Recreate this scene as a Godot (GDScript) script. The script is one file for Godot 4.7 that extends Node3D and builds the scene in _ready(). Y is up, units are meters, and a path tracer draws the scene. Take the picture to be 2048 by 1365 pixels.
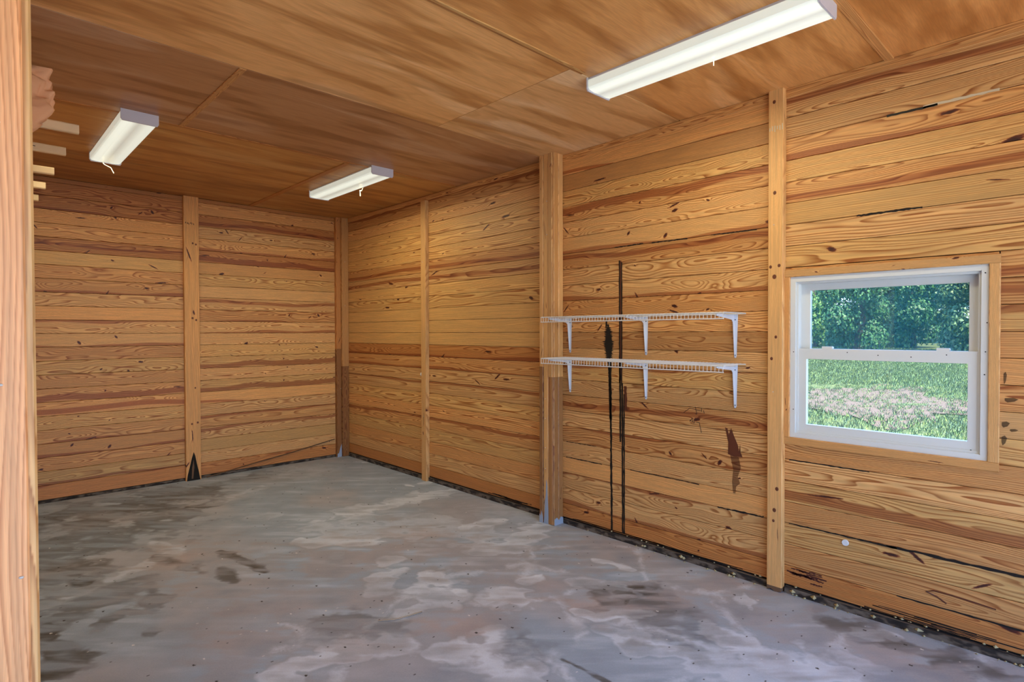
extends Node3D

# A wood-lined barn bay: right wall is the plane x = 0, back wall z = 0, floor y = 0, ceiling y = 3 (metres).

const ROW0 := 0.164        # top of the lowest board row
const PITCH := 0.127       # visible face of one board
const ROWS := 23
const FLOOR_RECT := Rect2(-4.0, 0.0, 4.1, 8.0)

const STROKES := [
	[0, 0.75, 0.100, [-1.41, 2.2, -0.8, 2.25, -0.09, 2.22, 0.21, 2.17]],
	[0, 0.80, 0.070, [-1.72, 2.54, -1.55, 2.81, -1.28, 3.02]],
	[0, 0.50, 0.220, [-1.49, 2.38, -1.17, 2.77, -0.72, 2.95]],
	[0, 0.90, 0.060, [-0.67, 3.18, -0.3, 3.27]],
	[0, 0.80, 0.120, [-0.83, 3.67, -0.54, 3.7, -0.22, 3.56]],
	[0, 0.50, 0.200, [-0.78, 3.16, -0.57, 3.52]],
	[0, 0.70, 0.050, [-1.69, 3.53, -1.45, 3.54]],
	[0, 0.50, 0.050, [-1.83, 3.72, -1.66, 3.67]],
	[0, 0.60, 0.060, [-1.52, 3.38, -1.39, 3.39]],
	[0, 0.95, 0.070, [-1.42, 3.74, -1.41, 3.88, -1.42, 4.06]],
	[0, 0.80, 0.060, [-1.62, 3.86, -1.52, 3.85]],
	[0, 0.60, 0.100, [-1.56, 4.03, -1.46, 4.07]],
	[0, 0.70, 0.060, [-1.38, 4.27, -1.18, 4.22, -1.24, 4.41, -1.24, 4.51]],
	[0, 0.90, 0.050, [-1.01, 4.22, -0.87, 4.24]],
	[0, 0.80, 0.030, [-0.44, 4.32, -0.4, 4.46, -0.4, 4.6]],
	[0, 0.60, 0.060, [-0.81, 4.47, -0.7, 4.62, -0.65, 4.77]],
	[0, 0.80, 0.070, [-2.61, 4.2, -2.47, 4.13, -2.28, 4.17, -2.12, 4.26, -1.97, 4.35]],
	[0, 0.60, 0.050, [-1.86, 4.1, -1.71, 4.05, -1.53, 3.95]],
	[0, 0.80, 0.060, [-1.92, 4.54, -1.81, 4.55, -1.71, 4.65, -1.59, 4.58]],
	[0, 0.80, 0.070, [-1.72, 4.59, -1.8, 4.83, -1.78, 4.9, -1.66, 4.93]],
	[0, 0.80, 0.030, [-1.09, 4.7, -1.09, 4.84, -0.81, 5.02]],
	[0, 0.70, 0.100, [-1.14, 5.05, -1.09, 5.2, -1.06, 5.29]],
	[0, 0.80, 0.120, [-0.76, 5.42, -0.78, 5.56, -0.8, 5.65, -0.76, 5.79, -0.71, 5.89]],
	[0, 0.60, 0.200, [-1.07, 5.46, -1.02, 5.62, -0.98, 5.79]],
	[0, 0.70, 0.050, [-0.29, 5.3, -0.27, 5.34]],
	[0, 0.70, 0.050, [-0.2, 5.88, -0.15, 5.96, -0.11, 6.02]],
	[0, 0.50, 0.060, [-0.49, 5.9, -0.52, 5.99]],
	[0, 0.45, 0.050, [-3.25, 2.58, -2.97, 2.45, -2.6, 2.22, -2.41, 2.15]],
	[0, 0.40, 0.040, [-3.23, 2.38, -3.12, 2.3]],
	[0, 0.50, 0.040, [-2.55, 1.82, -2.41, 2.15]],
	[0, 0.40, 0.060, [-1.89, 1.08, -1.35, 0.79]],
	[0, 0.40, 0.060, [-1.8, 1.75, -1.59, 1.84]],
	[0, 0.30, 0.300, [-0.04, 2.94, -0.1, 3.38]],
	[0, 0.30, 0.250, [-1.03, 0.44, -0.61, 0.52]],
	[0, 0.90, 0.030, [-0.15, 1.82, -0.03, 1.85]],
	[0, 0.90, 0.025, [-0.27, 1.76, -0.25, 1.86]],
	[0, 0.90, 0.020, [-0.11, 0.44, -0.05, 0.57]],
	[1, 0.80, 0.035, [-2.24, 2.38, -2.18, 2.61, -2.15, 2.97]],
	[1, 0.60, 0.040, [-2.34, 2.7, -2.33, 2.98]],
	[1, 0.60, 0.050, [-2.59, 2.17, -2.5, 2.42, -2.45, 2.68]],
	[1, 0.90, 0.050, [-3.05, 2.12, -3.02, 2.36]],
	[1, 0.90, 0.050, [-2.1, 1.03, -1.9, 1.18]],
	[1, 0.90, 0.120, [-3.3, 3.39, -3.19, 3.41]],
	[1, 0.90, 0.050, [-3.25, 2.84, -3.27, 3.16, -3.28, 3.41]],
	[1, 0.55, 0.350, [-3.03, 0.63, -2.56, 0.71, -1.88, 0.59]],  # broad back-left strokes: floor dirt together with the partition's shade, painted in
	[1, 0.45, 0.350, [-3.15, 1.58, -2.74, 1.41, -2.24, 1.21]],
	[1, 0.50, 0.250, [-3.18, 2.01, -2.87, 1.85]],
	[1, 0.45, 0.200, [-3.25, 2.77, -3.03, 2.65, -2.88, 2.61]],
	[1, 0.40, 0.150, [-1.42, 0.36, -0.98, 0.32]],
	[1, 0.90, 0.060, [-0.58, 4.76, -0.6, 4.79]],
	[1, 0.90, 0.070, [-0.72, 4.79, -0.71, 4.82]],
	[1, 0.90, 0.070, [-0.62, 4.85, -0.62, 4.88]],
	[1, 0.50, 0.250, [-0.78, 4.82, -0.73, 5.0]],
	[1, 0.80, 0.015, [-1.51, 4.98, -1.5, 5.11, -1.5, 5.26]],
	[1, 0.50, 0.040, [-3.08, 3.01, -2.96, 3.01]],
	[1, 0.60, 0.030, [-2.88, 3.32, -2.83, 3.33]],
	[1, 0.40, 0.060, [-2.74, 2.75, -2.76, 3.04]],
	[1, 0.30, 0.100, [-2.17, 4.16, -1.88, 4.16]],
	[1, 0.35, 0.100, [-2.16, 3.86, -1.96, 3.98]],
	[1, 0.40, 0.120, [-1.63, 4.74, -1.59, 4.84]],
	[1, 0.35, 0.200, [-0.87, 5.14, -0.91, 5.31]],
	[1, 0.50, 0.120, [-0.28, 6.22, -0.17, 6.44]],
	[1, 0.50, 0.100, [-0.18, 5.73, -0.2, 6.06]],
	[2, 0.80, 0.300, [-1.79, 3.02, -1.42, 3.18, -0.97, 3.41]],
	[2, 0.70, 0.350, [-0.24, 4.13, -0.24, 4.64, -0.23, 5.17]],
	[2, 0.60, 0.350, [-2.44, 2.39, -2.28, 3.09]],
	[2, 0.70, 0.200, [-1.13, 3.78, -0.71, 3.93]],
	[2, 0.60, 0.300, [-2.55, 3.86, -2.24, 3.96]],
	[2, 0.80, 0.100, [-1.03, 4.67, -0.9, 4.84]],
	[2, 0.60, 0.300, [-0.43, 5.41, -0.36, 5.77, -0.35, 6.09]],
	[2, 0.70, 0.140, [-1.64, 4.32, -1.65, 4.46]],
	[2, 0.60, 0.120, [-1.78, 4.19, -1.75, 4.29]],
	[2, 0.50, 0.300, [-2.23, 3.42, -1.93, 3.71]],
	[2, 0.60, 0.350, [-1.01, 4.0, -0.85, 4.38]],
]

var rng := RandomNumberGenerator.new()
var taken := {}
var mats := {}
var atlas: Array = []

# ---------------------------------------------------------------- helpers

func numbered(called: String) -> String:
	if not taken.has(called):
		taken[called] = 0
		return called
	taken[called] += 1
	return "%s_%03d" % [called, taken[called]]

func tag(o: Node, label: String, category: String, group := "", kind := "") -> void:
	if label: o.set_meta("label", label)
	if category: o.set_meta("category", category)
	if group: o.set_meta("group", group)
	if kind: o.set_meta("kind", kind)

func thing(called: String, at: Vector3, label: String, category: String, group := "") -> Node3D:
	var o := Node3D.new()
	o.name = numbered(called)
	add_child(o)
	o.position = at
	tag(o, label, category, group)
	return o

func structure(called: String, label: String, category: String) -> Node3D:
	var o := Node3D.new()
	o.name = called
	add_child(o)
	tag(o, label, category, "", "structure")
	return o

func origin_of(o: Node) -> Vector3:
	var p := Vector3.ZERO
	while o != self:
		p += o.position
		o = o.get_parent()
	return p

# a mesh under parent; at is in world metres (things are never turned, only their parts are)
func put(parent: Node, called: String, mesh: Mesh, mat: Material, at := Vector3.ZERO, basis := Basis.IDENTITY) -> MeshInstance3D:
	var m := MeshInstance3D.new()
	m.name = numbered(called) if parent == self else called
	m.mesh = mesh
	m.material_override = mat
	parent.add_child(m, true)
	m.transform = Transform3D(basis, at - origin_of(parent))
	m.cast_shadow = GeometryInstance3D.SHADOW_CASTING_SETTING_ON
	return m

func mk(key: String, albedo: Color, rough := 0.6, metal := 0.0, tex: Texture2D = null) -> StandardMaterial3D:
	if mats.has(key): return mats[key]
	var m := StandardMaterial3D.new()
	m.resource_name = key
	m.albedo_color = albedo
	m.roughness = rough
	m.metallic = metal
	m.cull_mode = BaseMaterial3D.CULL_DISABLED
	if tex: m.albedo_texture = tex
	mats[key] = m
	return m

func quad(st: SurfaceTool, p: Array, uv: Array, n: Vector3) -> void:
	var order := [0, 1, 2, 0, 2, 3]
	if (p[2] - p[0]).cross(p[1] - p[0]).dot(n) < 0.0: order = [0, 2, 1, 0, 3, 2]
	for i in order:
		st.set_normal(n)
		st.set_uv(uv[i])
		st.add_vertex(p[i])

# a board: length along x, width along y, its face at z = t; the two long edges of the face are chamfered
func board_mesh(l: float, w: float, t: float, uv := Rect2(0, 0, 1, 1), ch := 0.002) -> ArrayMesh:
	var st := SurfaceTool.new()
	st.begin(Mesh.PRIMITIVE_TRIANGLES)
	add_board(st, l, w, t, uv, ch, Transform3D.IDENTITY)
	return st.commit()

func add_board(st: SurfaceTool, l: float, w: float, t: float, uv: Rect2, ch: float, tf: Transform3D) -> void:
	var a := w / 2.0
	var prof := [Vector2(-a, 0), Vector2(-a, t - ch), Vector2(-a + ch, t), Vector2(a - ch, t), Vector2(a, t - ch), Vector2(a, 0)]
	var vs := [0.06, 0.02, 0.0, 1.0, 0.98, 0.94]
	var h := l / 2.0
	for i in 6:
		var p: Vector2 = prof[i]
		var q: Vector2 = prof[(i + 1) % 6]
		var n2 := Vector2(-(q.y - p.y), q.x - p.x).normalized()
		if n2.dot((p + q) / 2.0 - Vector2(0, t / 2.0)) < 0.0: n2 = -n2
		var n := tf.basis * Vector3(0, n2.x, n2.y)
		var v0: float = uv.position.y + uv.size.y * (1.0 - vs[i])
		var v1: float = uv.position.y + uv.size.y * (1.0 - vs[(i + 1) % 6])
		var u0 := uv.position.x
		var u1 := uv.end.x
		quad(st, [tf * Vector3(-h, p.x, p.y), tf * Vector3(h, p.x, p.y), tf * Vector3(h, q.x, q.y), tf * Vector3(-h, q.x, q.y)],
			[Vector2(u0, v0), Vector2(u1, v0), Vector2(u1, v1), Vector2(u0, v1)], n)
	for s in [-1.0, 1.0]:
		var n := tf.basis * Vector3(s, 0, 0)
		var uu: float = uv.position.x if s < 0 else uv.end.x
		var c := Vector2(uu, uv.position.y + uv.size.y * 0.5)
		quad(st, [tf * Vector3(s * h, -a, 0), tf * Vector3(s * h, a, 0), tf * Vector3(s * h, a, t - ch), tf * Vector3(s * h, -a, t - ch)], [c, c, c, c], n)
		quad(st, [tf * Vector3(s * h, -a, t - ch), tf * Vector3(s * h, a, t - ch), tf * Vector3(s * h, a - ch, t), tf * Vector3(s * h, -a + ch, t)], [c, c, c, c], n)

const RIGHT := Basis(Vector3(0, 0, 1), Vector3(0, 1, 0), Vector3(-1, 0, 0))      # lies along z, faces -x
const BACK := Basis(Vector3(1, 0, 0), Vector3(0, 1, 0), Vector3(0, 0, 1))        # lies along x, faces +z
const UP_RIGHT := Basis(Vector3(0, 1, 0), Vector3(0, 0, -1), Vector3(-1, 0, 0))  # stands, faces -x
const UP_BACK := Basis(Vector3(0, 1, 0), Vector3(-1, 0, 0), Vector3(0, 0, 1))    # stands, faces +z
const UP_LEFT := Basis(Vector3(0, 1, 0), Vector3(0, 0, 1), Vector3(1, 0, 0))     # stands, faces +x
const DOWN := Basis(Vector3(1, 0, 0), Vector3(0, 0, 1), Vector3(0, -1, 0))       # lies along x, faces down
const DOWN_Z := Basis(Vector3(0, 0, 1), Vector3(-1, 0, 0), Vector3(0, -1, 0))    # lies along z, faces down
const FLAT := Basis(Vector3(1, 0, 0), Vector3(0, 0, -1), Vector3(0, 1, 0))       # lies along x, faces up

# a plain box between two corners
func block(parent: Node, called: String, lo: Vector3, hi: Vector3, mat: Material, ch := 0.002) -> MeshInstance3D:
	var s := hi - lo
	var k := "%.3f %.3f %.3f %.4f" % [s.x, s.y, s.z, ch]
	if not boxes.has(k): boxes[k] = board_mesh(s.x, s.y, s.z, Rect2(0, 0, s.x, s.y), minf(ch, 0.3 * s.z))
	return put(parent, called, boxes[k], mat, Vector3((lo.x + hi.x) / 2.0, (lo.y + hi.y) / 2.0, lo.z))
var boxes := {}

# strip k of the board textures, mirrored as asked; part of its length
func strip(k: int, mirror: int, from := 0.0, to := 1.0) -> Rect2:
	var r := Rect2(from, ((k % 16) + 0.05) / 16.0, to - from, 0.9 / 16.0)
	if mirror & 1: r = Rect2(r.end.x, r.position.y, -r.size.x, r.size.y)
	if mirror & 2: r = Rect2(r.position.x, r.end.y, r.size.x, -r.size.y)
	return r

func pine(k: int, tint := 0) -> StandardMaterial3D:
	var t: Color = TINTS[tint]
	return mk("pine_%d_%d" % [k / 16, tint], t, 0.52, 0.0, atlas[k / 16])

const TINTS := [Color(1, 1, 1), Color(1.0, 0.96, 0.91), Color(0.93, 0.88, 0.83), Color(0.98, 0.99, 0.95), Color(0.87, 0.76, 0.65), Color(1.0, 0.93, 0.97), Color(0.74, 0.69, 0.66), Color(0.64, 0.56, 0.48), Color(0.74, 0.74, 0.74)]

func plank(parent: Node, k: int, tint: int, mirror: int, l: float, w: float, at: Vector3, basis: Basis, t := 0.018, ch := 0.0022, called := "plank", from := 0.0, to := 1.0) -> MeshInstance3D:
	return put(parent, called, board_mesh(l, w, t, strip(k, mirror, from, to), ch), pine(k, tint), at, basis)

# a tube along points
func add_tube(st: SurfaceTool, pts: Array, r: float, sides := 8) -> void:
	var rings := []
	var side := Vector3.ZERO
	for i in pts.size():
		var d: Vector3 = (pts[min(i + 1, pts.size() - 1)] - pts[max(i - 1, 0)]).normalized()
		if side == Vector3.ZERO: side = d.cross(Vector3.UP if absf(d.y) < 0.9 else Vector3.RIGHT).normalized()
		side = (side - d * side.dot(d)).normalized()
		var up := d.cross(side)
		var ring := []
		for j in sides:
			var a := TAU * j / sides
			var n := side * cos(a) + up * sin(a)
			ring.append([pts[i] + n * r, n])
		rings.append(ring)
	for i in pts.size() - 1:
		for j in sides:
			var a: Array = rings[i][j]
			var b: Array = rings[i][(j + 1) % sides]
			var c: Array = rings[i + 1][(j + 1) % sides]
			var d: Array = rings[i + 1][j]
			var turned: bool = (c[0] - a[0]).cross(b[0] - a[0]).dot(a[1] + c[1]) < 0.0
			for v in ([a, c, b, a, d, c] if turned else [a, b, c, a, c, d]):
				st.set_normal(v[1])
				st.set_uv(Vector2(0, 0))
				st.add_vertex(v[0])
	for e in [0, pts.size() - 1]:
		var n: Vector3 = (pts[e] - pts[1 if e == 0 else e - 1]).normalized()
		for j in sides:
			for v in ([pts[e], rings[e][j][0], rings[e][(j + 1) % sides][0]] if (e == 0) else [pts[e], rings[e][(j + 1) % sides][0], rings[e][j][0]]):
				st.set_normal(n)
				st.set_uv(Vector2(0, 0))
				st.add_vertex(v)

func tube(pts: Array, r: float, sides := 8) -> ArrayMesh:
	var st := SurfaceTool.new()
	st.begin(Mesh.PRIMITIVE_TRIANGLES)
	add_tube(st, pts, r, sides)
	return st.commit()

# a flat patch with thickness in the plane of a wall; pts in (along, up), prism faces +z of the basis
func patch(pts: PackedVector2Array, t: float) -> ArrayMesh:
	var st := SurfaceTool.new()
	st.begin(Mesh.PRIMITIVE_TRIANGLES)
	var idx := Geometry2D.triangulate_polygon(pts)
	for i in range(0, idx.size(), 3):
		var tri := [pts[idx[i]], pts[idx[i + 1]], pts[idx[i + 2]]]
		if (tri[1] - tri[0]).cross(tri[2] - tri[0]) > 0.0: tri.reverse()
		for p in tri:
			st.set_normal(Vector3(0, 0, 1))
			st.set_uv(p)
			st.add_vertex(Vector3(p.x, p.y, t))
	for i in pts.size():
		var p := pts[i]
		var q := pts[(i + 1) % pts.size()]
		var n := Vector3(q.y - p.y, -(q.x - p.x), 0).normalized()
		quad(st, [Vector3(p.x, p.y, 0), Vector3(q.x, q.y, 0), Vector3(q.x, q.y, t), Vector3(p.x, p.y, t)], [p, q, q, p], n)
	return st.commit()

# a ragged vertical streak: centre line from (a0, y0) down to (a1, y1), half width w(t)
func streak(a0: float, y0: float, a1: float, y1: float, w: float, rag: float, n: int, fuzz := []) -> PackedVector2Array:
	var left := PackedVector2Array()
	var right := PackedVector2Array()
	for i in n + 1:
		var t := float(i) / n
		var y := lerpf(y0, y1, t)
		var c := lerpf(a0, a1, t)
		var e := w
		if fuzz and y < fuzz[0] and y > fuzz[1]: e = w + fuzz[2] * (1.0 - absf((y - (fuzz[0] + fuzz[1]) / 2.0) / ((fuzz[0] - fuzz[1]) / 2.0))) + (fuzz[2] * rng.randf_range(0.2, 1.5) if i % 2 == 0 else 0.0)
		left.append(Vector2(c - e - rng.randf() * rag, y))
		right.append(Vector2(c + e + rng.randf() * rag, y))
	right.reverse()
	left.append_array(right)
	return left

# ---------------------------------------------------------------- textures

func noise(sd: int, f: float, octaves := 3, kind := FastNoiseLite.TYPE_SIMPLEX_SMOOTH) -> FastNoiseLite:
	var n := FastNoiseLite.new()
	n.seed = sd
	n.noise_type = kind
	n.frequency = f
	n.fractal_type = FastNoiseLite.FRACTAL_FBM if octaves > 1 else FastNoiseLite.FRACTAL_NONE
	n.fractal_octaves = octaves
	return n

# w x h bytes of noise made at a smaller size and stretched
func field(n: FastNoiseLite, w0: int, h0: int, w: int, h: int) -> PackedByteArray:
	var im := n.get_image(w0, h0, false, false, true)
	im.convert(Image.FORMAT_L8)
	if w0 != w or h0 != h: im.resize(w, h, Image.INTERPOLATE_CUBIC)
	return im.get_data()

# sixteen sawn pine boards below one another: rings of a tapering log cut by the board's face, knots, darker heartwood
func pine_texture(sd: int) -> ImageTexture:
	const W := 1024
	const H := 96
	var r := RandomNumberGenerator.new()
	r.seed = sd
	var n := noise(sd + 1, 1.0, 2)
	var fn := noise(sd + 2, 1.0, 1)
	var wn := noise(sd + 3, 1.0, 1)
	var out := PackedByteArray()
	out.resize(W * H * 16 * 3)
	var rad := PackedFloat32Array()
	rad.resize(W * H)
	for k in 16:
		var flat := r.randf() < 0.7
		var yc := r.randf_range(0.015, 0.112) if flat else (r.randf_range(-0.12, -0.04) if r.randf() < 0.5 else r.randf_range(0.17, 0.25))
		var h0 := r.randf_range(0.010, 0.036)
		var per := r.randf_range(0.0075, 0.0145) if flat else r.randf_range(0.007, 0.013)
		var taper := r.randf_range(0.004, 0.012) * (1.0 if r.randf() < 0.5 else -1.0)
		var sharp := r.randf_range(0.75, 1.15) if flat else r.randf_range(0.35, 0.70)
		var heart := r.randf_range(-0.01, 0.135) if r.randf() < 0.34 else -1.0
		var heart_w := r.randf_range(0.010, 0.030)
		var tone := r.randf_range(0.93, 1.05)
		var amp := r.randf_range(0.006, 0.016) if flat else r.randf_range(0.002, 0.006)
		var off := k * 31.7
		# years differ: rings come closer and wider apart across the board
		var years := PackedFloat32Array()
		years.resize(H)
		for y in H: years[y] = 0.0045 * wn.get_noise_2d(off + y * 0.03, 77.0)
		var heart_at := PackedFloat32Array()
		heart_at.resize(W)
		for x in W:
			var xm := x * 1.9 / W
			var c := yc + 0.034 * n.get_noise_2d(xm * 0.9, off + 3.0)
			var hh := h0 + 0.036 * n.get_noise_2d(xm * 1.6, off + 9.0)
			hh *= hh
			var tx := taper * xm
			heart_at[x] = heart + 0.035 * n.get_noise_2d(xm * 0.8, off + 15.0)
			for y in H:
				var ym := y * 0.127 / H
				var d := ym - c
				rad[y * W + x] = sqrt(d * d + hh) + tx + years[y] + amp * wn.get_noise_2d(xm * 2.0, off + ym * 13.0)
		var knots := []
		for i in (r.randi_range(0, 4) if r.randf() < 0.75 else 0):
			knots.append([r.randf() * W, r.randf() * H, r.randf_range(3.5, 11.5), r.randf() < 0.45, r.randf_range(-1.2, 1.2)])
		for kn in knots:
			var s: float = kn[2]
			for y in range(max(0, int(kn[1] - s * 4)), min(H, int(kn[1] + s * 4))):
				for x in range(max(0, int(kn[0] - s * 9)), min(W, int(kn[0] + s * 9))):
					var dx: float = (x - kn[0]) / (s * 3.4)
					var dy: float = (y - kn[1]) / (s * 1.5)
					rad[y * W + x] += 0.018 * exp(-(dx * dx + dy * dy)) * (s / 8.0)
		var o := k * W * H * 3
		for y in H:
			var ym := y * 0.127 / H
			for x in W:
				var i := y * W + x
				var t := fposmod(rad[i] / per, 1.0)
				var late := 0.0
				if t > 0.93: late = (1.0 - t) / 0.07
				elif t > 0.36:
					late = (t - 0.36) / 0.57
					late = late * late * (1.6 - 0.6 * late)
				var f := fn.get_noise_2d(x * 0.035, off + y * 0.75)
				var g := fn.get_noise_2d(x * 0.006, off + 50.0 + y * 0.06)
				late = minf(1.0, late * sharp * (0.95 + 0.5 * g))
				var b := tone * (1.0 + 0.05 * f + 0.07 * g)
				var re := lerpf(0.850, 0.575, late)
				var gr := lerpf(0.655, 0.335, late)
				var bl := lerpf(0.415, 0.145, late)
				if heart > -0.5:
					var hd := absf(ym - heart_at[x]) / heart_w
					if hd < 1.0:
						var m := minf(1.0, (1.0 - hd) * 4.0)
						re *= 1.0 - 0.20 * m
						gr *= 1.0 - 0.34 * m
						bl *= 1.0 - 0.42 * m
				out[o] = int(clampf(re * b * 255.0, 0, 255))
				out[o + 1] = int(clampf(gr * b * 255.0, 0, 255))
				out[o + 2] = int(clampf(bl * b * 255.0, 0, 255))
				o += 3
		for kn in knots:
			var s: float = kn[2]
			var ca := cos(kn[4])
			var sa := sin(kn[4])
			var lx: float = s * (1.5 if not kn[3] else 2.8)
			var ly: float = s * (0.8 if not kn[3] else 0.40)
			for y in range(max(0, int(kn[1] - lx * 1.4)), min(H, int(kn[1] + lx * 1.4))):
				for x in range(max(0, int(kn[0] - lx * 1.4)), min(W, int(kn[0] + lx * 1.4))):
					var dx: float = x - kn[0]
					var dy: float = y - kn[1]
					var e := Vector2((dx * ca + dy * sa) / lx, (-dx * sa + dy * ca) / ly).length() + 0.3 * n.get_noise_2d(x * 0.09, y * 0.12)
					if e < 1.25:
						var m := clampf((1.25 - e) / 0.35, 0.0, 1.0)
						var p := (k * W * H + y * W + x) * 3
						var core := clampf(e * 0.9, 0.0, 1.0)
						out[p] = int(lerpf(out[p], lerpf(56.0, 124.0, core * core), m))
						out[p + 1] = int(lerpf(out[p + 1], lerpf(24.0, 54.0, core * core), m))
						out[p + 2] = int(lerpf(out[p + 2], lerpf(18.0, 26.0, core * core), m))
	return ImageTexture.create_from_image(Image.create_from_data(W, H * 16, false, Image.FORMAT_RGB8, out))

# three sheets of rotary-cut veneer below one another: flowing figure along the sheet, pale and dark bands, fine pores
func ply_texture(sd: int) -> ImageTexture:
	const W := 1024
	const H := 400
	var out := PackedByteArray()
	out.resize(W * H * 3 * 3)
	var n := noise(sd, 1.0, 3)
	var n1 := noise(sd + 1, 1.0, 1)
	var o := 0
	for k in 3:
		var off := 40.0 * k
		for y in H:
			var ym := y * 1.22 / H
			for x in W:
				var xm := x * 2.5 / W
				var a := n.get_noise_2d(xm * 0.30, off + ym * 1.9)
				var t := fposmod(a * 4.5 + ym * 6.0, 1.0)
				var ring := 0.65 * t * t * (1.0 if t < 0.8 else (1.0 - t) * 5.0)
				var pale := clampf((n1.get_noise_2d(xm * 0.5 + 7.0, off + 20.0 + ym * 3.4 + a) - 0.30) * 3.2, 0.0, 1.0)
				var dark := clampf((n.get_noise_2d(xm * 0.7 + 3.0, off + 30.0 + ym * 5.0) - 0.02) * 2.6, 0.0, 1.0)
				var g := 1.0 + 0.05 * n1.get_noise_2d(xm * 9.0, off + ym * 170.0)
				out[o] = int(clampf(g * (234.0 - 22.0 * ring - 34.0 * dark + 14.0 * pale), 0, 255))
				out[o + 1] = int(clampf(g * (180.0 - 26.0 * ring - 36.0 * dark + 24.0 * pale), 0, 255))
				out[o + 2] = int(clampf(g * (116.0 - 26.0 * ring - 32.0 * dark + 32.0 * pale), 0, 255))
				o += 3
	return ImageTexture.create_from_image(Image.create_from_data(W, H * 3, false, Image.FORMAT_RGB8, out))

# the concrete slab: a grey and a clay-brown wash, dried white lime, black scuffs and oil where the photograph has them, dirt with painted shade at the back left, specks
func floor_texture() -> ImageTexture:
	const W := 1024
	const H := 1664
	var sx := W / FLOOR_RECT.size.x
	var sz := H / FLOOR_RECT.size.y
	# swirls run across the slab from the far left to the near right, as a squeegee left them
	var bn := noise(901, 1.0, 3)
	var sn := noise(903, 1.0, 4)
	var fn := noise(902, 1.0, 4)
	var fine := PackedFloat32Array()
	var streaks := PackedFloat32Array()
	fine.resize(W * H)
	streaks.resize(W * H)
	for y in H:
		var zm := y / sz
		for x in W:
			var xm := x / sx
			fine[y * W + x] = 0.5 + 0.6 * fn.get_noise_2d(xm * 3.2, zm * 3.2)
			streaks[y * W + x] = 0.5 + 0.6 * sn.get_noise_2d((xm * 0.72 + zm * 0.69) * 1.3, (xm * 0.69 - zm * 0.72) * 6.5)
	var grit := field(noise(904, 0.5, 2), W, H, W, H)
	var cn := noise(905, 0.0075, 1, FastNoiseLite.TYPE_CELLULAR)
	cn.cellular_return_type = FastNoiseLite.RETURN_DISTANCE2_SUB
	cn.cellular_jitter = 1.0
	cn.domain_warp_enabled = true
	cn.domain_warp_amplitude = 38.0
	cn.domain_warp_frequency = 0.02
	var cells := PackedFloat32Array()
	cells.resize(W * H)
	var layers := [PackedFloat32Array(), PackedFloat32Array(), PackedFloat32Array()]
	for l in layers: l.resize(W * H)
	for s in STROKES:
		var lay: PackedFloat32Array = layers[s[0]]
		var pts: Array = s[3]
		var wd: float = s[2]
		for i in range(0, pts.size() - 2, 2):
			var a := Vector2((pts[i] - FLOOR_RECT.position.x) * sx, pts[i + 1] * sz)
			var b := Vector2((pts[i + 2] - FLOOR_RECT.position.x) * sx, pts[i + 3] * sz)
			var w := wd * sx
			var ab := b - a
			var q := maxf(ab.length_squared(), 0.001)
			for y in range(clampi(int(minf(a.y, b.y) - w * 2.1), 0, H), clampi(int(maxf(a.y, b.y) + w * 2.1), 0, H)):
				for x in range(clampi(int(minf(a.x, b.x) - w * 2.1), 0, W), clampi(int(maxf(a.x, b.x) + w * 2.1), 0, W)):
					var p := Vector2(x, y)
					var t := clampf((p - a).dot(ab) / q, 0.0, 1.0)
					var j := y * W + x
					var e := p.distance_to(a + ab * t) / (w * (0.75 + 0.5 * sin(PI * t))) + 2.6 * (fine[j] - 0.5) + 2.0 * (streaks[j] - 0.5)
					var m: float = clampf((1.25 - e) * (2.1 if s[0] == 0 else 1.5), 0.0, 1.0) * s[1]
					if m > lay[j]: lay[j] = m
		layers[s[0]] = lay
	var white: PackedFloat32Array = layers[0]
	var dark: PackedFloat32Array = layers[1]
	var clay: PackedFloat32Array = layers[2]
	var out := PackedByteArray()
	out.resize(W * H * 3)
	var o := 0
	for y in H:
		var zone := y / sz
		for x in W:
			var i := y * W + x
			var f := fine[i]
			var s := streaks[i]
			var n := 0.5 + 0.6 * bn.get_noise_2d(x / sx * 0.7 + 4.0, zone * 0.7)
			var pink := clampf((n - 0.42) * 2.6 + (f - 0.5) * 0.8, 0.0, 1.0) * 0.5
			pink = clampf(pink + clay[i] * (0.45 + 0.6 * f), 0.0, 1.0)
			var lime := clampf((s - 0.56) * 3.0, 0.0, 1.0) * clampf((0.62 - n) * 3.0 + 0.1, 0.0, 1.0) * 0.35
			if zone > 3.7 and x / sx > 1.5:
				var e := cn.get_noise_2d(x, y * sx / sz) + 1.0
				lime = maxf(lime, clampf((0.15 - e) * 6.0, 0.0, 1.0) * clampf((f - 0.36) * 2.6, 0.0, 0.6))
			lime = maxf(lime, white[i] * clampf(0.8 + (s - 0.45) * 1.4 + (f - 0.5) * 0.6, 0.35, 1.0))
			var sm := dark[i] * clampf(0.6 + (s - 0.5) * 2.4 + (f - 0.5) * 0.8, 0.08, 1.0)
			var g := 0.96 + 0.07 * grit[i] / 255.0 + 0.12 * (f - 0.5) + 0.10 * (s - 0.5)
			var re := lerpf(148.0, 168.0, pink)
			var gr := lerpf(164.0, 160.0, pink)
			var bl := lerpf(182.0, 162.0, pink)
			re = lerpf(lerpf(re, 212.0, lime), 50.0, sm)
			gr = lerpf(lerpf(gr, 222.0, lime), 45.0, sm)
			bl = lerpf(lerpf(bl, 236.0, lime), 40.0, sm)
			out[o] = int(clampf(re * g, 0, 255))
			out[o + 1] = int(clampf(gr * g, 0, 255))
			out[o + 2] = int(clampf(bl * g, 0, 255))
			o += 3
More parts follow.
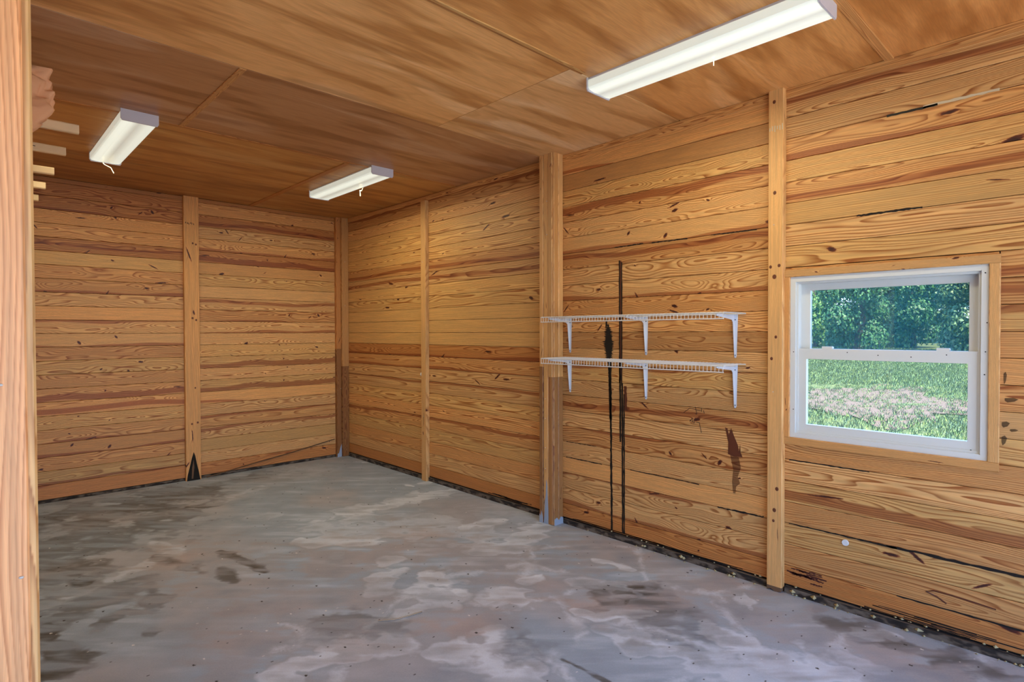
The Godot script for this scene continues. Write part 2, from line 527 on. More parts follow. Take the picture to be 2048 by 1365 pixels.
	for k in 900:
		var c := Vector2i(rng.randi_range(2, W - 4), rng.randi_range(2, H - 4))
		var v := 36 if rng.randf() < 0.75 else 215
		var big := rng.randf() < 0.25
		for dy in (3 if big else 1):
			for dx in (2 if rng.randf() < 0.7 else 3):
				var p := ((c.y + dy) * W + c.x + dx) * 3
				for ch in 3: out[p + ch] = v
	return ImageTexture.create_from_image(Image.create_from_data(W, H, false, Image.FORMAT_RGB8, out))

# ---------------------------------------------------------------- scene

func _ready() -> void:
	rng.seed = 20231
	view_and_light()
	atlas = [pine_texture(31), pine_texture(77), pine_texture(140)]
	build_floor()
	build_right_wall()
	build_back_wall()
	build_other_walls()
	build_ceiling()
	build_window()
	build_posts()
	build_lights()
	build_shelves()
	build_rack()
	build_small_things()
	build_outdoors()

func view_and_light() -> void:
	var cam := Camera3D.new()
	cam.name = "camera"
	add_child(cam)
	var yaw := deg_to_rad(43.688)
	var pitch := deg_to_rad(-0.863)
	var roll := deg_to_rad(-0.139)
	var f := Vector3(sin(yaw) * cos(pitch), sin(pitch), -cos(yaw) * cos(pitch))
	var r := Vector3(cos(yaw), 0, sin(yaw))
	var u := r.cross(f)
	cam.transform = Transform3D(Basis(r * cos(roll) + u * sin(roll), u * cos(roll) - r * sin(roll), -f), Vector3(-3.572, 1.562, 6.8))
	cam.fov = rad_to_deg(2.0 * atan(682.5 / 1159.58))
	cam.near = 0.05
	cam.far = 300.0
	cam.current = true
	var we := WorldEnvironment.new()
	we.name = "environment"
	var env := Environment.new()
	var sky := Sky.new()
	var pm := ProceduralSkyMaterial.new()
	pm.sky_top_color = Color(0.46, 0.65, 0.94)
	pm.sky_horizon_color = Color(0.82, 0.92, 1.0)
	pm.ground_horizon_color = Color(0.80, 0.86, 0.92)
	pm.ground_bottom_color = Color(0.35, 0.36, 0.32)
	pm.sky_energy_multiplier = 1.35
	sky.sky_material = pm
	env.background_mode = Environment.BG_SKY
	env.sky = sky
	env.background_energy_multiplier = 1.0
	env.ambient_light_source = Environment.AMBIENT_SOURCE_DISABLED
	env.tonemap_mode = Environment.TONE_MAPPER_LINEAR
	env.tonemap_exposure = 3.7
	env.sdfgi_enabled = true
	env.ssao_enabled = true
	env.ssil_enabled = true
	we.environment = env
	add_child(we)
	var sun := DirectionalLight3D.new()
	sun.name = "sun"
	sun.light_color = Color(1.0, 0.96, 0.88)
	sun.light_energy = 2.0
	sun.light_angular_distance = 1.5
	sun.shadow_enabled = true
	add_child(sun)
	sun.look_at_from_position(Vector3(-5, 14, 6.5), Vector3.ZERO)

func build_floor() -> void:
	var o := structure("floor", "grey concrete slab with clay-brown wash and dried white lime smears", "floor")
	var st := SurfaceTool.new()
	st.begin(Mesh.PRIMITIVE_TRIANGLES)
	var lo := Vector3(-7.0, 0, -0.0)
	var hi := Vector3(0.0, 0, 8.8)
	var p := [Vector3(lo.x, 0, lo.z), Vector3(hi.x, 0, lo.z), Vector3(hi.x, 0, hi.z), Vector3(lo.x, 0, hi.z)]
	var uv := []
	for v in p: uv.append(Vector2((v.x - FLOOR_RECT.position.x) / FLOOR_RECT.size.x, v.z / FLOOR_RECT.size.y))
	quad(st, p, uv, Vector3.UP)
	for i in 4:
		var a: Vector3 = p[i]
		var b: Vector3 = p[(i + 1) % 4]
		var n := (a + b - (lo + hi)).normalized()
		quad(st, [a, b, b - Vector3(0, 0.15, 0), a - Vector3(0, 0.15, 0)], [uv[i], uv[(i + 1) % 4], uv[(i + 1) % 4], uv[i]], Vector3(n.x, 0, n.z))
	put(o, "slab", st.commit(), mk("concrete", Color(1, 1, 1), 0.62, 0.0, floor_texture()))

func dark_backing() -> StandardMaterial3D:
	return mk("old_sheathing", Color(0.10, 0.065, 0.04), 0.9)

# which strip and tint a board wears: [strip, tint, mirror]; the photograph's reddish, dark and pale rows first
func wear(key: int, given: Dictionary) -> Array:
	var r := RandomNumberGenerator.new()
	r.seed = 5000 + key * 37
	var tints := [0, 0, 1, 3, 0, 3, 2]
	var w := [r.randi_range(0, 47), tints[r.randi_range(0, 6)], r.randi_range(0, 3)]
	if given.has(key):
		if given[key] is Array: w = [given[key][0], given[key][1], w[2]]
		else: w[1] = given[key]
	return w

func build_right_wall() -> void:
	var o := structure("wall_right", "long side wall lined with horizontal knotty pine boards", "wall")
	var s := dark_backing()
	block(o, "sheathing", Vector3(0.018, -0.15, -0.12), Vector3(0.12, 3.1, 5.45), s)
	block(o, "sheathing", Vector3(0.018, -0.15, 6.37), Vector3(0.12, 3.1, 8.92), s)
	block(o, "sheathing", Vector3(0.018, -0.15, 5.45), Vector3(0.12, 0.93, 6.37), s)
	block(o, "sheathing", Vector3(0.018, 1.886, 5.45), Vector3(0.12, 3.1, 6.37), s)
	# spans: corner to built-up post, post to stud, stud onwards
	var tones_a := {0: 4, 4: [42, 1], 7: [18, 0], 9: [8, 2], 10: [27, 4], 11: [12, 3], 12: 3, 13: 3, 14: 3, 15: 3, 17: [20, 2], 19: 3, 20: 3}
	for k in ROWS:
		var y0 := ROW0 + PITCH * (k - 1)
		var y1 := y0 + PITCH
		if k == 0: y0 = 0.048
		var yc := (y0 + y1) / 2.0
		var w := y1 - y0 - 0.0028
		var a := wear(k, tones_a)
		plank(o, a[0], a[1], a[2], 3.6, w, Vector3(0.018 + rng.randf() * 0.0015, yc, 1.80), RIGHT)
		var b := wear(100 + k, {100: 4, 107: [25, 1], 112: 1, 119: [1, 1], 122: [26, 1]})
		plank(o, b[0], b[1], b[2], 1.78, w, Vector3(0.018 + rng.randf() * 0.0015, yc, 4.49), RIGHT)
		var c := wear(200 + k, {200: 4, 209: 2, 211: 2, 213: 2})
		if yc > 0.95 and yc < 1.80:
			plank(o, c[0], c[1], c[2], 2.39, w, Vector3(0.018, yc, 7.605), RIGHT, 0.018, 0.0022, "plank", 0.0, 0.75)
		elif k == 14:
			plank(o, c[0], c[1], c[2], 2.39, w, Vector3(0.018, yc, 7.605), RIGHT, 0.018, 0.0022, "plank", 0.0, 0.75)
			plank(o, c[0], c[1], c[2], 1.02, 0.05, Vector3(0.018, 1.914, 5.895), RIGHT, 0.018, 0.0022, "plank", 0.3, 0.8)
		else:
			plank(o, c[0], c[1], c[2], 3.41, w, Vector3(0.018 + rng.randf() * 0.0015, yc, 7.095), RIGHT)
	# narrow top strip under the ceiling
	for seg in [[0.0, 3.6], [3.6, 5.38], [5.38, 8.8]]:
		plank(o, rng.randi_range(0, 31), 1, 0, seg[1] - seg[0], 0.052, Vector3(0.018, 2.973, (seg[0] + seg[1]) / 2.0), RIGHT, 0.024, 0.002, "top_strip")
	# marks on the boards
	var tar := mk("black_tar", Color(0.025, 0.02, 0.018), 0.55)
	var soak := mk("brown_soak", Color(0.36, 0.17, 0.08), 0.6)
	var wall := RIGHT
	put(o, "tar_streak", patch(streak(4.118, 1.62, 4.140, 0.9, 0.006, 0.004, 110, [1.60, 1.33, 0.024]), 0.0015), tar, Vector3.ZERO, wall)
	put(o, "tar_streak", patch(streak(4.140, 1.36, 4.154, 0.055, 0.0055, 0.006, 60), 0.0015), tar, Vector3.ZERO, wall)
	put(o, "tar_streak", patch(streak(4.100, 1.60, 4.104, 1.665, 0.005, 0.003, 4), 0.0015), tar, Vector3.ZERO, wall)
	for e in [[4.2225, 2.095, 4.2250, 1.18, 0.0028], [4.2430, 2.08, 4.2440, 1.16, 0.0028], [4.228, 1.36, 4.232, 0.74, 0.005], [4.248, 1.18, 4.254, 0.056, 0.0042], [4.264, 1.1, 4.268, 0.06, 0.0032]]:
		put(o, "tar_streak", patch(streak(e[0], e[1], e[2], e[3], e[4], 0.004, 34), 0.0015), tar, Vector3.ZERO, wall)
	put(o, "soaked_stain", patch(streak(4.233, 2.09, 4.235, 1.2, 0.0065, 0.003, 24), 0.0008), soak, Vector3.ZERO, wall)
	put(o, "soaked_stain", patch(streak(4.275, 1.16, 4.282, 0.98, 0.008, 0.008, 10), 0.0010), soak, Vector3.ZERO, wall)
	put(o, "soaked_stain", patch(PackedVector2Array([Vector2(5.050, 0.945), Vector2(5.066, 0.94), Vector2(5.075, 0.90), Vector2(5.09, 0.945), Vector2(5.108, 0.90), Vector2(5.135, 0.84), Vector2(5.142, 0.80), Vector2(5.150, 0.845), Vector2(5.152, 0.80), Vector2(5.165, 0.77), Vector2(5.11, 0.765), Vector2(5.07, 0.775), Vector2(5.072, 0.85), Vector2(5.06, 0.90)]), 0.0012), soak, Vector3.ZERO, wall)
	var faint := mk("faint_soak", Color(0.36, 0.17, 0.08, 0.5), 0.6)
	faint.transparency = BaseMaterial3D.TRANSPARENCY_ALPHA
	put(o, "soaked_stain", patch(PackedVector2Array([Vector2(5.085, 0.77), Vector2(5.14, 0.765), Vector2(5.155, 0.70), Vector2(5.135, 0.64), Vector2(5.15, 0.60), Vector2(5.125, 0.575), Vector2(5.12, 0.53), Vector2(5.105, 0.53), Vector2(5.098, 0.60), Vector2(5.105, 0.68)]), 0.0008), faint, Vector3.ZERO, wall)
	# seams that have opened or chipped
	var along := Basis(Vector3(0, -1, 0), Vector3(0, 0, 1), Vector3(-1, 0, 0))
	var gap := mk("seam_dark", Color(0.10, 0.062, 0.04), 0.9)
	for e in [[0.418, 5.00, 0.30, 0.006], [0.418, 5.45, 0.55, 0.005], [0.418, 5.95, 0.85, 0.008], [0.545, 4.32, 0.55, 0.003], [2.196, 4.18, 0.25, 0.004], [2.196, 4.5, 0.28, 0.005], [2.196, 4.95, 0.30, 0.004], [2.196, 5.80, 0.30, 0.006], [0.799, 5.45, 0.42, 0.004], [0.164, 6.0, 0.8, 0.005], [0.672, 3.7, 0.3, 0.003], [0.545, 3.7, 0.36, 0.004]]:
		put(o, "open_split", patch(streak(0, 0, rng.randf_range(-0.006, 0.006), e[2], e[3] * 0.3, e[3] * 0.9, 26), 0.0012), gap, Vector3(0, e[0], e[1]), along)
	var rot := mk("red_rot", Color(0.30, 0.13, 0.09), 0.85)
	for e in [[5.43, 5.66, 0.085, 0.17, 11, 0.0030, rot], [5.75, 6.62, 0.055, 0.085, 7, 0.0018, gap], [2.70, 3.35, 0.053, 0.070, 6, 0.0022, gap], [3.75, 5.3, 0.052, 0.060, 8, 0.0016, gap]]:
		for k in e[4]:
			var l: float = rng.randf_range(0.25, 0.6) * (e[1] - e[0])
			var z := rng.randf_range(e[0], e[1] - l)
			put(o, "rotten_split", patch(streak(0, 0, rng.randf_range(-0.004, 0.004), l, e[5] * 0.4, e[5] * 1.6, 12), 0.001), e[6], Vector3(0, rng.randf_range(e[2], e[3]) - 0.06 * (z - e[0]) * (1.0 if e[6] == rot else 0.0), z), along)
	# smeared ends of the boards beside the casing, a resin hook low on the right
	var smear := mk("black_smear", Color(0.08, 0.06, 0.05, 0.55), 0.8)
	smear.transparency = BaseMaterial3D.TRANSPARENCY_ALPHA
	for e in [[6.425, 1.36, 0.012, 0.05], [6.43, 1.245, 0.05, 0.02], [6.42, 1.13, 0.03, 0.025], [6.42, 1.06, 0.02, 0.04], [6.45, 1.10, 0.03, 0.012]]:
		put(o, "smear", patch(PackedVector2Array([Vector2(e[0], e[1]), Vector2(e[0] + e[2] * 0.6, e[1] + e[3] * 0.2), Vector2(e[0] + e[2], e[1] - e[3] * 0.1), Vector2(e[0] + e[2] * 0.7, e[1] - e[3] * 0.7), Vector2(e[0] + e[2] * 0.2, e[1] - e[3]), Vector2(e[0], e[1] - e[3] * 0.6)]), 0.001), smear, Vector3.ZERO, wall)
	put(o, "resin_hook", tube([Vector3(0.003, 0.229, 6.406), Vector3(0.002, 0.236, 6.326), Vector3(0.001, 0.242, 6.238), Vector3(0.001, 0.242, 6.162), Vector3(0.001, 0.229, 6.128), Vector3(0.001, 0.214, 6.177), Vector3(0.002, 0.193, 6.214)], 0.0045, 6), soak)
	# pencilled figures
	var lead := mk("pencil_lead", Color(0.06, 0.05, 0.05), 0.7)
	for e in [[4.755, 1.012, 4.80, 1.045], [4.80, 1.045, 4.885, 1.035], [4.84, 1.06, 4.852, 1.01], [4.852, 1.01, 4.838, 1.012], [4.885, 1.055, 4.887, 1.03], [4.90, 1.04, 4.905, 1.02], [4.80, 0.965, 4.825, 0.955], [4.825, 0.955, 4.818, 0.98], [4.818, 0.98, 4.80, 0.955], [4.84, 0.985, 4.83, 0.945], [4.848, 0.955, 4.87, 0.955], [4.87, 0.955, 4.885, 0.89]]:
		var a := Vector3(-0.0005, e[1], e[0])
		var b := Vector3(-0.0005, e[3], e[2])
		put(o, "pencil_mark", tube([a, b], 0.0016, 5), lead)
	# a white plug in a knot hole and splits filled with pale putty
	var disc := CylinderMesh.new()
	disc.top_radius = 0.016
	disc.bottom_radius = 0.018
	disc.height = 0.006
	disc.radial_segments = 20
	put(o, "white_plug", disc, mk("white_plastic", Color(0.86, 0.87, 0.88), 0.4), Vector3(-0.003, 0.381, 5.754), Basis(Vector3(0, 0, 1), PI / 2))
	put(o, "filled_split", patch(streak(0, 0, 0.0, -0.30, 0.004, 0.004, 14), 0.0012), mk("putty", Color(0.80, 0.74, 0.62), 0.8), Vector3(0, 2.706, 6.40), Basis(Vector3(0, -1, 0), Vector3(0, 0, 1), Vector3(-1, 0, 0)))
	put(o, "open_split", patch(streak(0, 0, 0.0, -0.22, 0.004, 0.003, 10), 0.0012), tar, Vector3(0, 2.702, 6.16), Basis(Vector3(0, -1, 0), Vector3(0, 0, 1), Vector3(-1, 0, 0)))

func build_back_wall() -> void:
	var o := structure("wall_back", "end wall of horizontal knotty pine boards in shade", "wall")
	block(o, "sheathing", Vector3(-7.12, -0.15, -0.12), Vector3(0.018, 3.1, -0.018), dark_backing())
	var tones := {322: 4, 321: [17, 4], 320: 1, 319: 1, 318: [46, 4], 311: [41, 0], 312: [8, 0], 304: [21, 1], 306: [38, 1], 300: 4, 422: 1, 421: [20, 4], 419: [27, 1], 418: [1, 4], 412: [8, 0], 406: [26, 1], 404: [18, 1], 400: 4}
	for k in ROWS:
		var y0 := ROW0 + PITCH * (k - 1)
		var y1 := y0 + PITCH
		if k == 0: y0 = 0.03
		var yc := (y0 + y1) / 2.0
		var w := y1 - y0 - 0.0028
		var a := wear(300 + k, tones)
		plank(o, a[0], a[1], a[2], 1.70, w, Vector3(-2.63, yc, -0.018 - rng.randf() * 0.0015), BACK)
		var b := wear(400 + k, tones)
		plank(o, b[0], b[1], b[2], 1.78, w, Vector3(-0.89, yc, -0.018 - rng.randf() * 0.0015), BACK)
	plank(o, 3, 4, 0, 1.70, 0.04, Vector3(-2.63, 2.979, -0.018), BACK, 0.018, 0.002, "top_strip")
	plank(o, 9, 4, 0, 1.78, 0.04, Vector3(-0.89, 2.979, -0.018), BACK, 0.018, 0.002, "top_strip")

func build_other_walls() -> void:
	# the partition behind the jamb, boarded on the room's side; its end carries the jamb post
	var p := structure("wall_left", "boarded partition running back from the jamb post", "wall")
	block(p, "sheathing", Vector3(-3.60, 0.0, 0.0), Vector3(-3.478, 3.0, 5.02), dark_backing())
	var face := Basis(Vector3(0, 0, -1), Vector3(0, 1, 0), Vector3(1, 0, 0))
	for k in ROWS:
		var y0 := ROW0 + PITCH * (k - 1)
		var y1 := y0 + PITCH
		if k == 0: y0 = 0.03
		var a := wear(500 + k, {})
		plank(p, a[0], a[1], a[2], 5.02, y1 - y0 - 0.0028, Vector3(-3.478, (y0 + y1) / 2.0, 2.51), face)
	var w := structure("wall_side", "far side wall of the neighbouring bay", "wall")
	block(w, "sheathing", Vector3(-7.12, -0.15, -0.12), Vector3(-7.0, 3.1, 8.92), mk("bay_boards", Color(0.55, 0.39, 0.24), 0.7))
	var f := structure("wall_front", "front wall with the wide open doorway behind the viewer", "wall")
	var m := mk("bay_boards", Color(0.55, 0.39, 0.24), 0.7)
	block(f, "pier", Vector3(-7.0, -0.15, 8.8), Vector3(-6.3, 3.1, 8.92), m)
	block(f, "pier", Vector3(-0.5, -0.15, 8.8), Vector3(0.018, 3.1, 8.92), m)
	block(f, "lintel", Vector3(-6.3, 2.65, 8.8), Vector3(-0.5, 3.1, 8.92), m)

func build_ceiling() -> void:
	var o := structure("ceiling", "low ceiling of varnished plywood sheets", "ceiling")
	block(o, "deck", Vector3(-7.12, 3.014, -0.12), Vector3(0.12, 3.16, 8.92), dark_backing())
	var tex := ply_texture(411)
	var zs := [0.0, 1.06, 2.28, 3.50, 4.72, 5.94, 7.16, 8.38]
	var cuts := [[-3.48, -1.174, 0.0], [-3.48, -1.174, 0.0], [-3.48, -2.44, 0.0], [-3.58, -1.137, 0.0], [-3.7, -2.44, 0.0], [-5.0, -3.3, -0.9, 0.0], [-5.0, -2.44, 0.0]]
	# warm orange, mauve-brown and deep amber veneers
	var tone := [Color(0.77, 0.71, 0.58), Color(0.83, 0.77, 0.64), Color(0.78, 0.74, 0.76), Color(1.0, 0.99, 0.97), Color(0.94, 0.89, 0.82), Color(0.92, 0.84, 0.75), Color(0.92, 0.89, 0.84)]
	for r in 7:
		var z0: float = zs[r]
		var z1: float = zs[r + 1]
		for c in cuts[r].size() - 1:
			var x0: float = cuts[r][c]
			var x1: float = cuts[r][c + 1]
			var k: int = (r + c * 2) % 3
			var t: Color = tone[r]
			if r == 3 and c == 1: t = Color(0.96, 0.97, 0.99)
			var u := (x1 - x0) / 2.5
			var uv := Rect2(minf(0.13 * r, maxf(0.0, 0.995 - u)), (k + 0.01) / 3.0, u, 0.98 / 3.0)
			if (r + c) % 2: uv = Rect2(uv.end.x, uv.end.y, -uv.size.x, -uv.size.y)
			put(o, "plywood_sheet", board_mesh(x1 - x0 - 0.004, z1 - z0 - 0.006, 0.014, uv, 0.002), mk("ply_%d_%d" % [r, int(t.r * 100)], t, 0.42, 0.0, tex), Vector3((x0 + x1) / 2.0, 3.014, (z0 + z1) / 2.0), DOWN)
	# battens over joints
	plank(o, 5, 1, 0, 1.20, 0.036, Vector3(-2.435, 3.0, 2.90), DOWN_Z, 0.007, 0.002, "seam_strip")
	plank(o, 12, 4, 0, 2.24, 0.05, Vector3(-1.17, 3.0, 1.14), DOWN_Z, 0.007, 0.002, "seam_strip")
	plank(o, 7, 2, 0, 3.4, 0.045, Vector3(-1.70, 3.0, 5.95), DOWN, 0.007, 0.002, "seam_strip")
	plank(o, 20, 3, 0, 2.3, 0.035, Vector3(-2.2, 3.0, 4.735), DOWN, 0.005, 0.002, "seam_strip")
	plank(o, 8, 4, 0, 3.4, 0.022, Vector3(-1.74, 3.0, 2.288), DOWN, 0.004, 0.002, "seam_strip")

func build_window() -> void:
	var o := structure("window_1", "white vinyl single-hung window in a pine casing", "window")
	o.position = Vector3(0, 0.89, 5.9)
	# casing boards
	plank(o, 3, 0, 0, 1.0, 0.044, Vector3(0.02, 1.906, 5.912), RIGHT, 0.034, 0.003, "casing")
	plank(o, 9, 1, 1, 1.0, 0.044, Vector3(0.02, 0.914, 5.912), RIGHT, 0.034, 0.003, "casing")
	plank(o, 28, 1, 2, 0.948, 0.042, Vector3(0.02, 1.41, 5.432), UP_RIGHT, 0.034, 0.003, "casing")
	plank(o, 12, 0, 3, 0.948, 0.042, Vector3(0.02, 1.41, 6.391), UP_RIGHT, 0.034, 0.003, "casing")
	var v := mk("white_vinyl", Color(0.84, 0.85, 0.84), 0.35)
	ring(o, "frame", 5.452, 6.370, 0.934, 1.884, 0.030, 0.030, -0.002, 0.10, v)
	ring(o, "stop", 5.480, 6.342, 0.962, 1.856, 0.014, 0.014, 0.012, 0.10, v)
	# upper sash, the outer one; lower sash, the inner one
	var up := Node3D.new()
	up.name = "upper_sash"
	o.add_child(up)
	ring(up, "sash_rail", 5.492, 6.338, 1.420, 1.846, 0.052, 0.042, 0.056, 0.084, v)
	var low := Node3D.new()
	low.name = "lower_sash"
	o.add_child(low)
	ring(low, "sash_rail", 5.478, 6.346, 0.958, 1.462, 0.058, 0.060, 0.018, 0.050, v)
	var g1 := mk("glass_upper", Color(0.18, 0.47, 0.60, 0.46), 0.02)
	g1.transparency = BaseMaterial3D.TRANSPARENCY_ALPHA
	var g2 := mk("glass_lower", Color(0.72, 0.85, 0.84, 0.14), 0.02)
	g2.transparency = BaseMaterial3D.TRANSPARENCY_ALPHA
	pane(up, g1, 5.54, 6.29, 1.46, 1.81, 0.070)
	pane(low, g2, 5.53, 6.29, 1.015, 1.405, 0.034)
	for z in [5.62, 6.16]:
		block(low, "sash_lock", Vector3(0.020, 1.462, z), Vector3(0.048, 1.476, z + 0.055), v, 0.004)
	for e in [[5.47, 1.10], [5.47, 1.44], [6.355, 1.46], [6.352, 1.35], [6.36, 1.60], [6.352, 1.84], [6.2, 1.44], [5.9, 1.43], [5.75, 1.442], [6.05, 1.425], [6.30, 0.975], [5.60, 0.95], [5.70, 0.947], [6.33, 0.98]]:
		block(o, "dirt_fleck", Vector3(0.0165 if e[1] < 1.47 and e[0] > 5.48 and e[0] < 6.34 else -0.0035, e[1], e[0]), Vector3(0.019 if e[1] < 1.47 and e[0] > 5.48 and e[0] < 6.34 else -0.0019, e[1] + 0.005, e[0] + 0.005), mk("window_dirt", Color(0.05, 0.045, 0.04), 0.9), 0.0005)

# the real edges of a ring measured on the wall's face, pushed back to depth x
func ring(parent: Node, called: String, z0: float, z1: float, y0: float, y1: float, wz: float, wy: float, x0: float, x1: float, m: Material) -> void:
	block(parent, called, Vector3(x0, y0, z0), Vector3(x1, y1, z0 + wz), m, 0.003)
	block(parent, called, Vector3(x0, y0, z1 - wz), Vector3(x1, y1, z1), m, 0.003)
	block(parent, called, Vector3(x0, y0, z0 + wz), Vector3(x1, y0 + wy, z1 - wz), m, 0.003)
	block(parent, called, Vector3(x0, y1 - wy, z0 + wz), Vector3(x1, y1, z1 - wz), m, 0.003)

func pane(parent: Node, m: Material, z0: float, z1: float, y0: float, y1: float, x: float) -> void:
	var st := SurfaceTool.new()
	st.begin(Mesh.PRIMITIVE_TRIANGLES)
	quad(st, [Vector3(x, y0, z0), Vector3(x, y1, z0), Vector3(x, y1, z1), Vector3(x, y0, z1)], [Vector2(0, 0), Vector2(0, 1), Vector2(1, 1), Vector2(1, 0)], Vector3(-1, 0, 0))
	put(parent, "pane", st.commit(), m)

func build_posts() -> void:
	# built-up post between the two bays of the side wall
	var p := thing("support_post", Vector3(-0.06, 0, 3.6), "built-up pine post left of the wire shelves, grey paint at its foot", "post")
	plank(p, 2, 0, 0, 1.72, 0.042, Vector3(0, 2.14, 3.537), UP_RIGHT, 0.125, 0.004, "upper_board")
	plank(p, 4, 6, 1, 1.276, 0.042, Vector3(0, 0.642, 3.537), UP_RIGHT, 0.128, 0.004, "lower_board")
	plank(p, 10, 0, 0, 3.0, 0.050, Vector3(0, 1.5, 3.585), UP_RIGHT, 0.122, 0.004, "middle_board")
	plank(p, 19, 0, 1, 1.80, 0.046, Vector3(0, 2.10, 3.635), UP_RIGHT, 0.127, 0.005, "upper_board")
	plank(p, 26, 6, 0, 1.196, 0.046, Vector3(0, 0.602, 3.635), UP_RIGHT, 0.123, 0.005, "lower_board")
	plank(p, 9, 1, 0, 1.80, 0.056, Vector3(-0.092, 2.10, 3.658), UP_BACK, 0.016, 0.007, "upper_board")
	plank(p, 33, 0, 0, 1.80, 0.056, Vector3(-0.034, 2.10, 3.658), UP_BACK, 0.015, 0.006, "upper_board")
	plank(p, 14, 6, 0, 1.196, 0.056, Vector3(-0.092, 0.602, 3.658), UP_BACK, 0.013, 0.007, "lower_board")
	plank(p, 28, 6, 0, 1.196, 0.056, Vector3(-0.034, 0.602, 3.658), UP_BACK, 0.012, 0.006, "lower_board")
	var paint := mk("pale_blue_grey_paint", Color(0.58, 0.63, 0.70), 0.7)
	put(p, "paint_splash", patch(PackedVector2Array([Vector2(3.562, 0.0), Vector2(3.612, 0.0), Vector2(3.613, 0.10), Vector2(3.606, 0.22), Vector2(3.600, 0.33), Vector2(3.590, 0.36), Vector2(3.586, 0.24), Vector2(3.575, 0.18), Vector2(3.570, 0.07)]), 0.0015), paint, Vector3(-0.1235, 0, 0), RIGHT)
	put(p, "paint_splash", patch(PackedVector2Array([Vector2(-0.115, 0.0), Vector2(-0.01, 0.0), Vector2(-0.01, 0.045), Vector2(-0.04, 0.06), Vector2(-0.06, 0.035), Vector2(-0.085, 0.06), Vector2(-0.115, 0.05)]), 0.0015), paint, Vector3(0, 0, 3.6715), BACK)
	put(p, "paint_splash", patch(PackedVector2Array([Vector2(3.517, 0.0), Vector2(3.556, 0.0), Vector2(3.555, 0.05), Vector2(3.540, 0.10), Vector2(3.530, 0.05), Vector2(3.519, 0.07)]), 0.0015), paint, Vector3(-0.128, 0, 0), RIGHT)
	nails(p, [Vector3(-0.1245, 2.62, 3.60), Vector3(-0.1245, 2.35, 3.60), Vector3(-0.1225, 1.02, 3.58), Vector3(-0.1225, 0.86, 3.58), Vector3(-0.1225, 0.62, 3.58), Vector3(-0.1225, 0.45, 3.58)])
	# corner post
	var c := thing("corner_post", Vector3(-0.08, 0, 0.04), "two-tone boxed pine post in the far corner of the room", "post")
	plank(c, 2, 4, 0, 1.64, 0.062, Vector3(-0.121, 2.18, 0), UP_BACK, 0.045, 0.004, "upper_board")
	plank(c, 24, 7, 0, 1.356, 0.062, Vector3(-0.121, 0.682, 0), UP_BACK, 0.047, 0.004, "lower_board")
	plank(c, 13, 2, 0, 1.86, 0.09, Vector3(-0.045, 2.07, 0), UP_BACK, 0.075, 0.004, "upper_board")
	plank(c, 30, 7, 0, 1.136, 0.09, Vector3(-0.045, 0.572, 0), UP_BACK, 0.071, 0.004, "lower_board")
	put(c, "paint_splash", patch(PackedVector2Array([Vector2(-0.15, 0.0), Vector2(-0.092, 0.0), Vector2(-0.094, 0.16), Vector2(-0.11, 0.12), Vector2(-0.13, 0.05), Vector2(-0.15, 0.04)]), 0.0015), paint, Vector3(0, 0, 0.047), BACK)
	nails(c, [Vector3(-0.10, 0.86, 0.049), Vector3(-0.05, 1.9, 0.077), Vector3(-0.05, 2.45, 0.077)])
	# studs over the boards
	var s1 := thing("wall_stud", Vector3(-0.02, 0, 1.757), "narrow pine stud on the side wall between corner post and built-up post", "stud", "studs standing against the boards")
	plank(s1, 28, 0, 0, 2.94, 0.086, Vector3(0, 1.47, 1.757), UP_RIGHT, 0.042, 0.003, "board")
	nails(s1, [Vector3(-0.043, 0.68, 1.757), Vector3(-0.043, 2.3, 1.75)])
	var hook := SphereMesh.new()
	hook.radius = 0.022
	hook.height = 0.044
	put(s1, "plastic_knob", hook, mk("white_plastic", Color(0.86, 0.87, 0.88), 0.4), Vector3(-0.012, 1.119, 1.692))
	var s2 := thing("wall_stud", Vector3(-0.02, 0, 5.38), "pine stud with nail holes beside the window, splintered at the foot", "stud", "studs standing against the boards")
	plank(s2, 33, 0, 0, 2.97, 0.088, Vector3(0, 1.515, 5.380), UP_RIGHT, 0.042, 0.003, "board")
	put(s2, "splintered_foot", patch(PackedVector2Array([Vector2(5.337, 0.0), Vector2(5.360, 0.012), Vector2(5.385, 0.0), Vector2(5.420, 0.006), Vector2(5.420, 0.035), Vector2(5.403, 0.028), Vector2(5.385, 0.055), Vector2(5.366, 0.032), Vector2(5.350, 0.05), Vector2(5.337, 0.04)]), 0.041), mk("split_wood", Color(0.42, 0.31, 0.22), 0.85), Vector3(0, 0, 0), RIGHT)
	knots(s2, [Vector3(-0.042, 2.93, 5.37), Vector3(-0.042, 2.39, 5.375), Vector3(-0.042, 1.95, 5.352), Vector3(-0.042, 1.955, 5.402), Vector3(-0.042, 1.89, 5.375), Vector3(-0.042, 1.53, 5.385), Vector3(-0.042, 1.40, 5.36), Vector3(-0.042, 0.62, 5.395), Vector3(-0.042, 0.49, 5.38), Vector3(-0.042, 0.425, 5.375)], Vector3(1, 0, 0))
	nails(s2, [Vector3(-0.043, 2.2, 5.37), Vector3(-0.043, 1.2, 5.37)], 0.004)
	var s3 := thing("wall_stud", Vector3(-1.783, 0, 0.02), "wide pine stud on the back wall with a charred notch at its foot", "stud", "studs standing against the boards")
	plank(s3, 10, 1, 0, 3.0, 0.145, Vector3(-1.783, 1.5, 0), UP_BACK, 0.040, 0.003, "board")
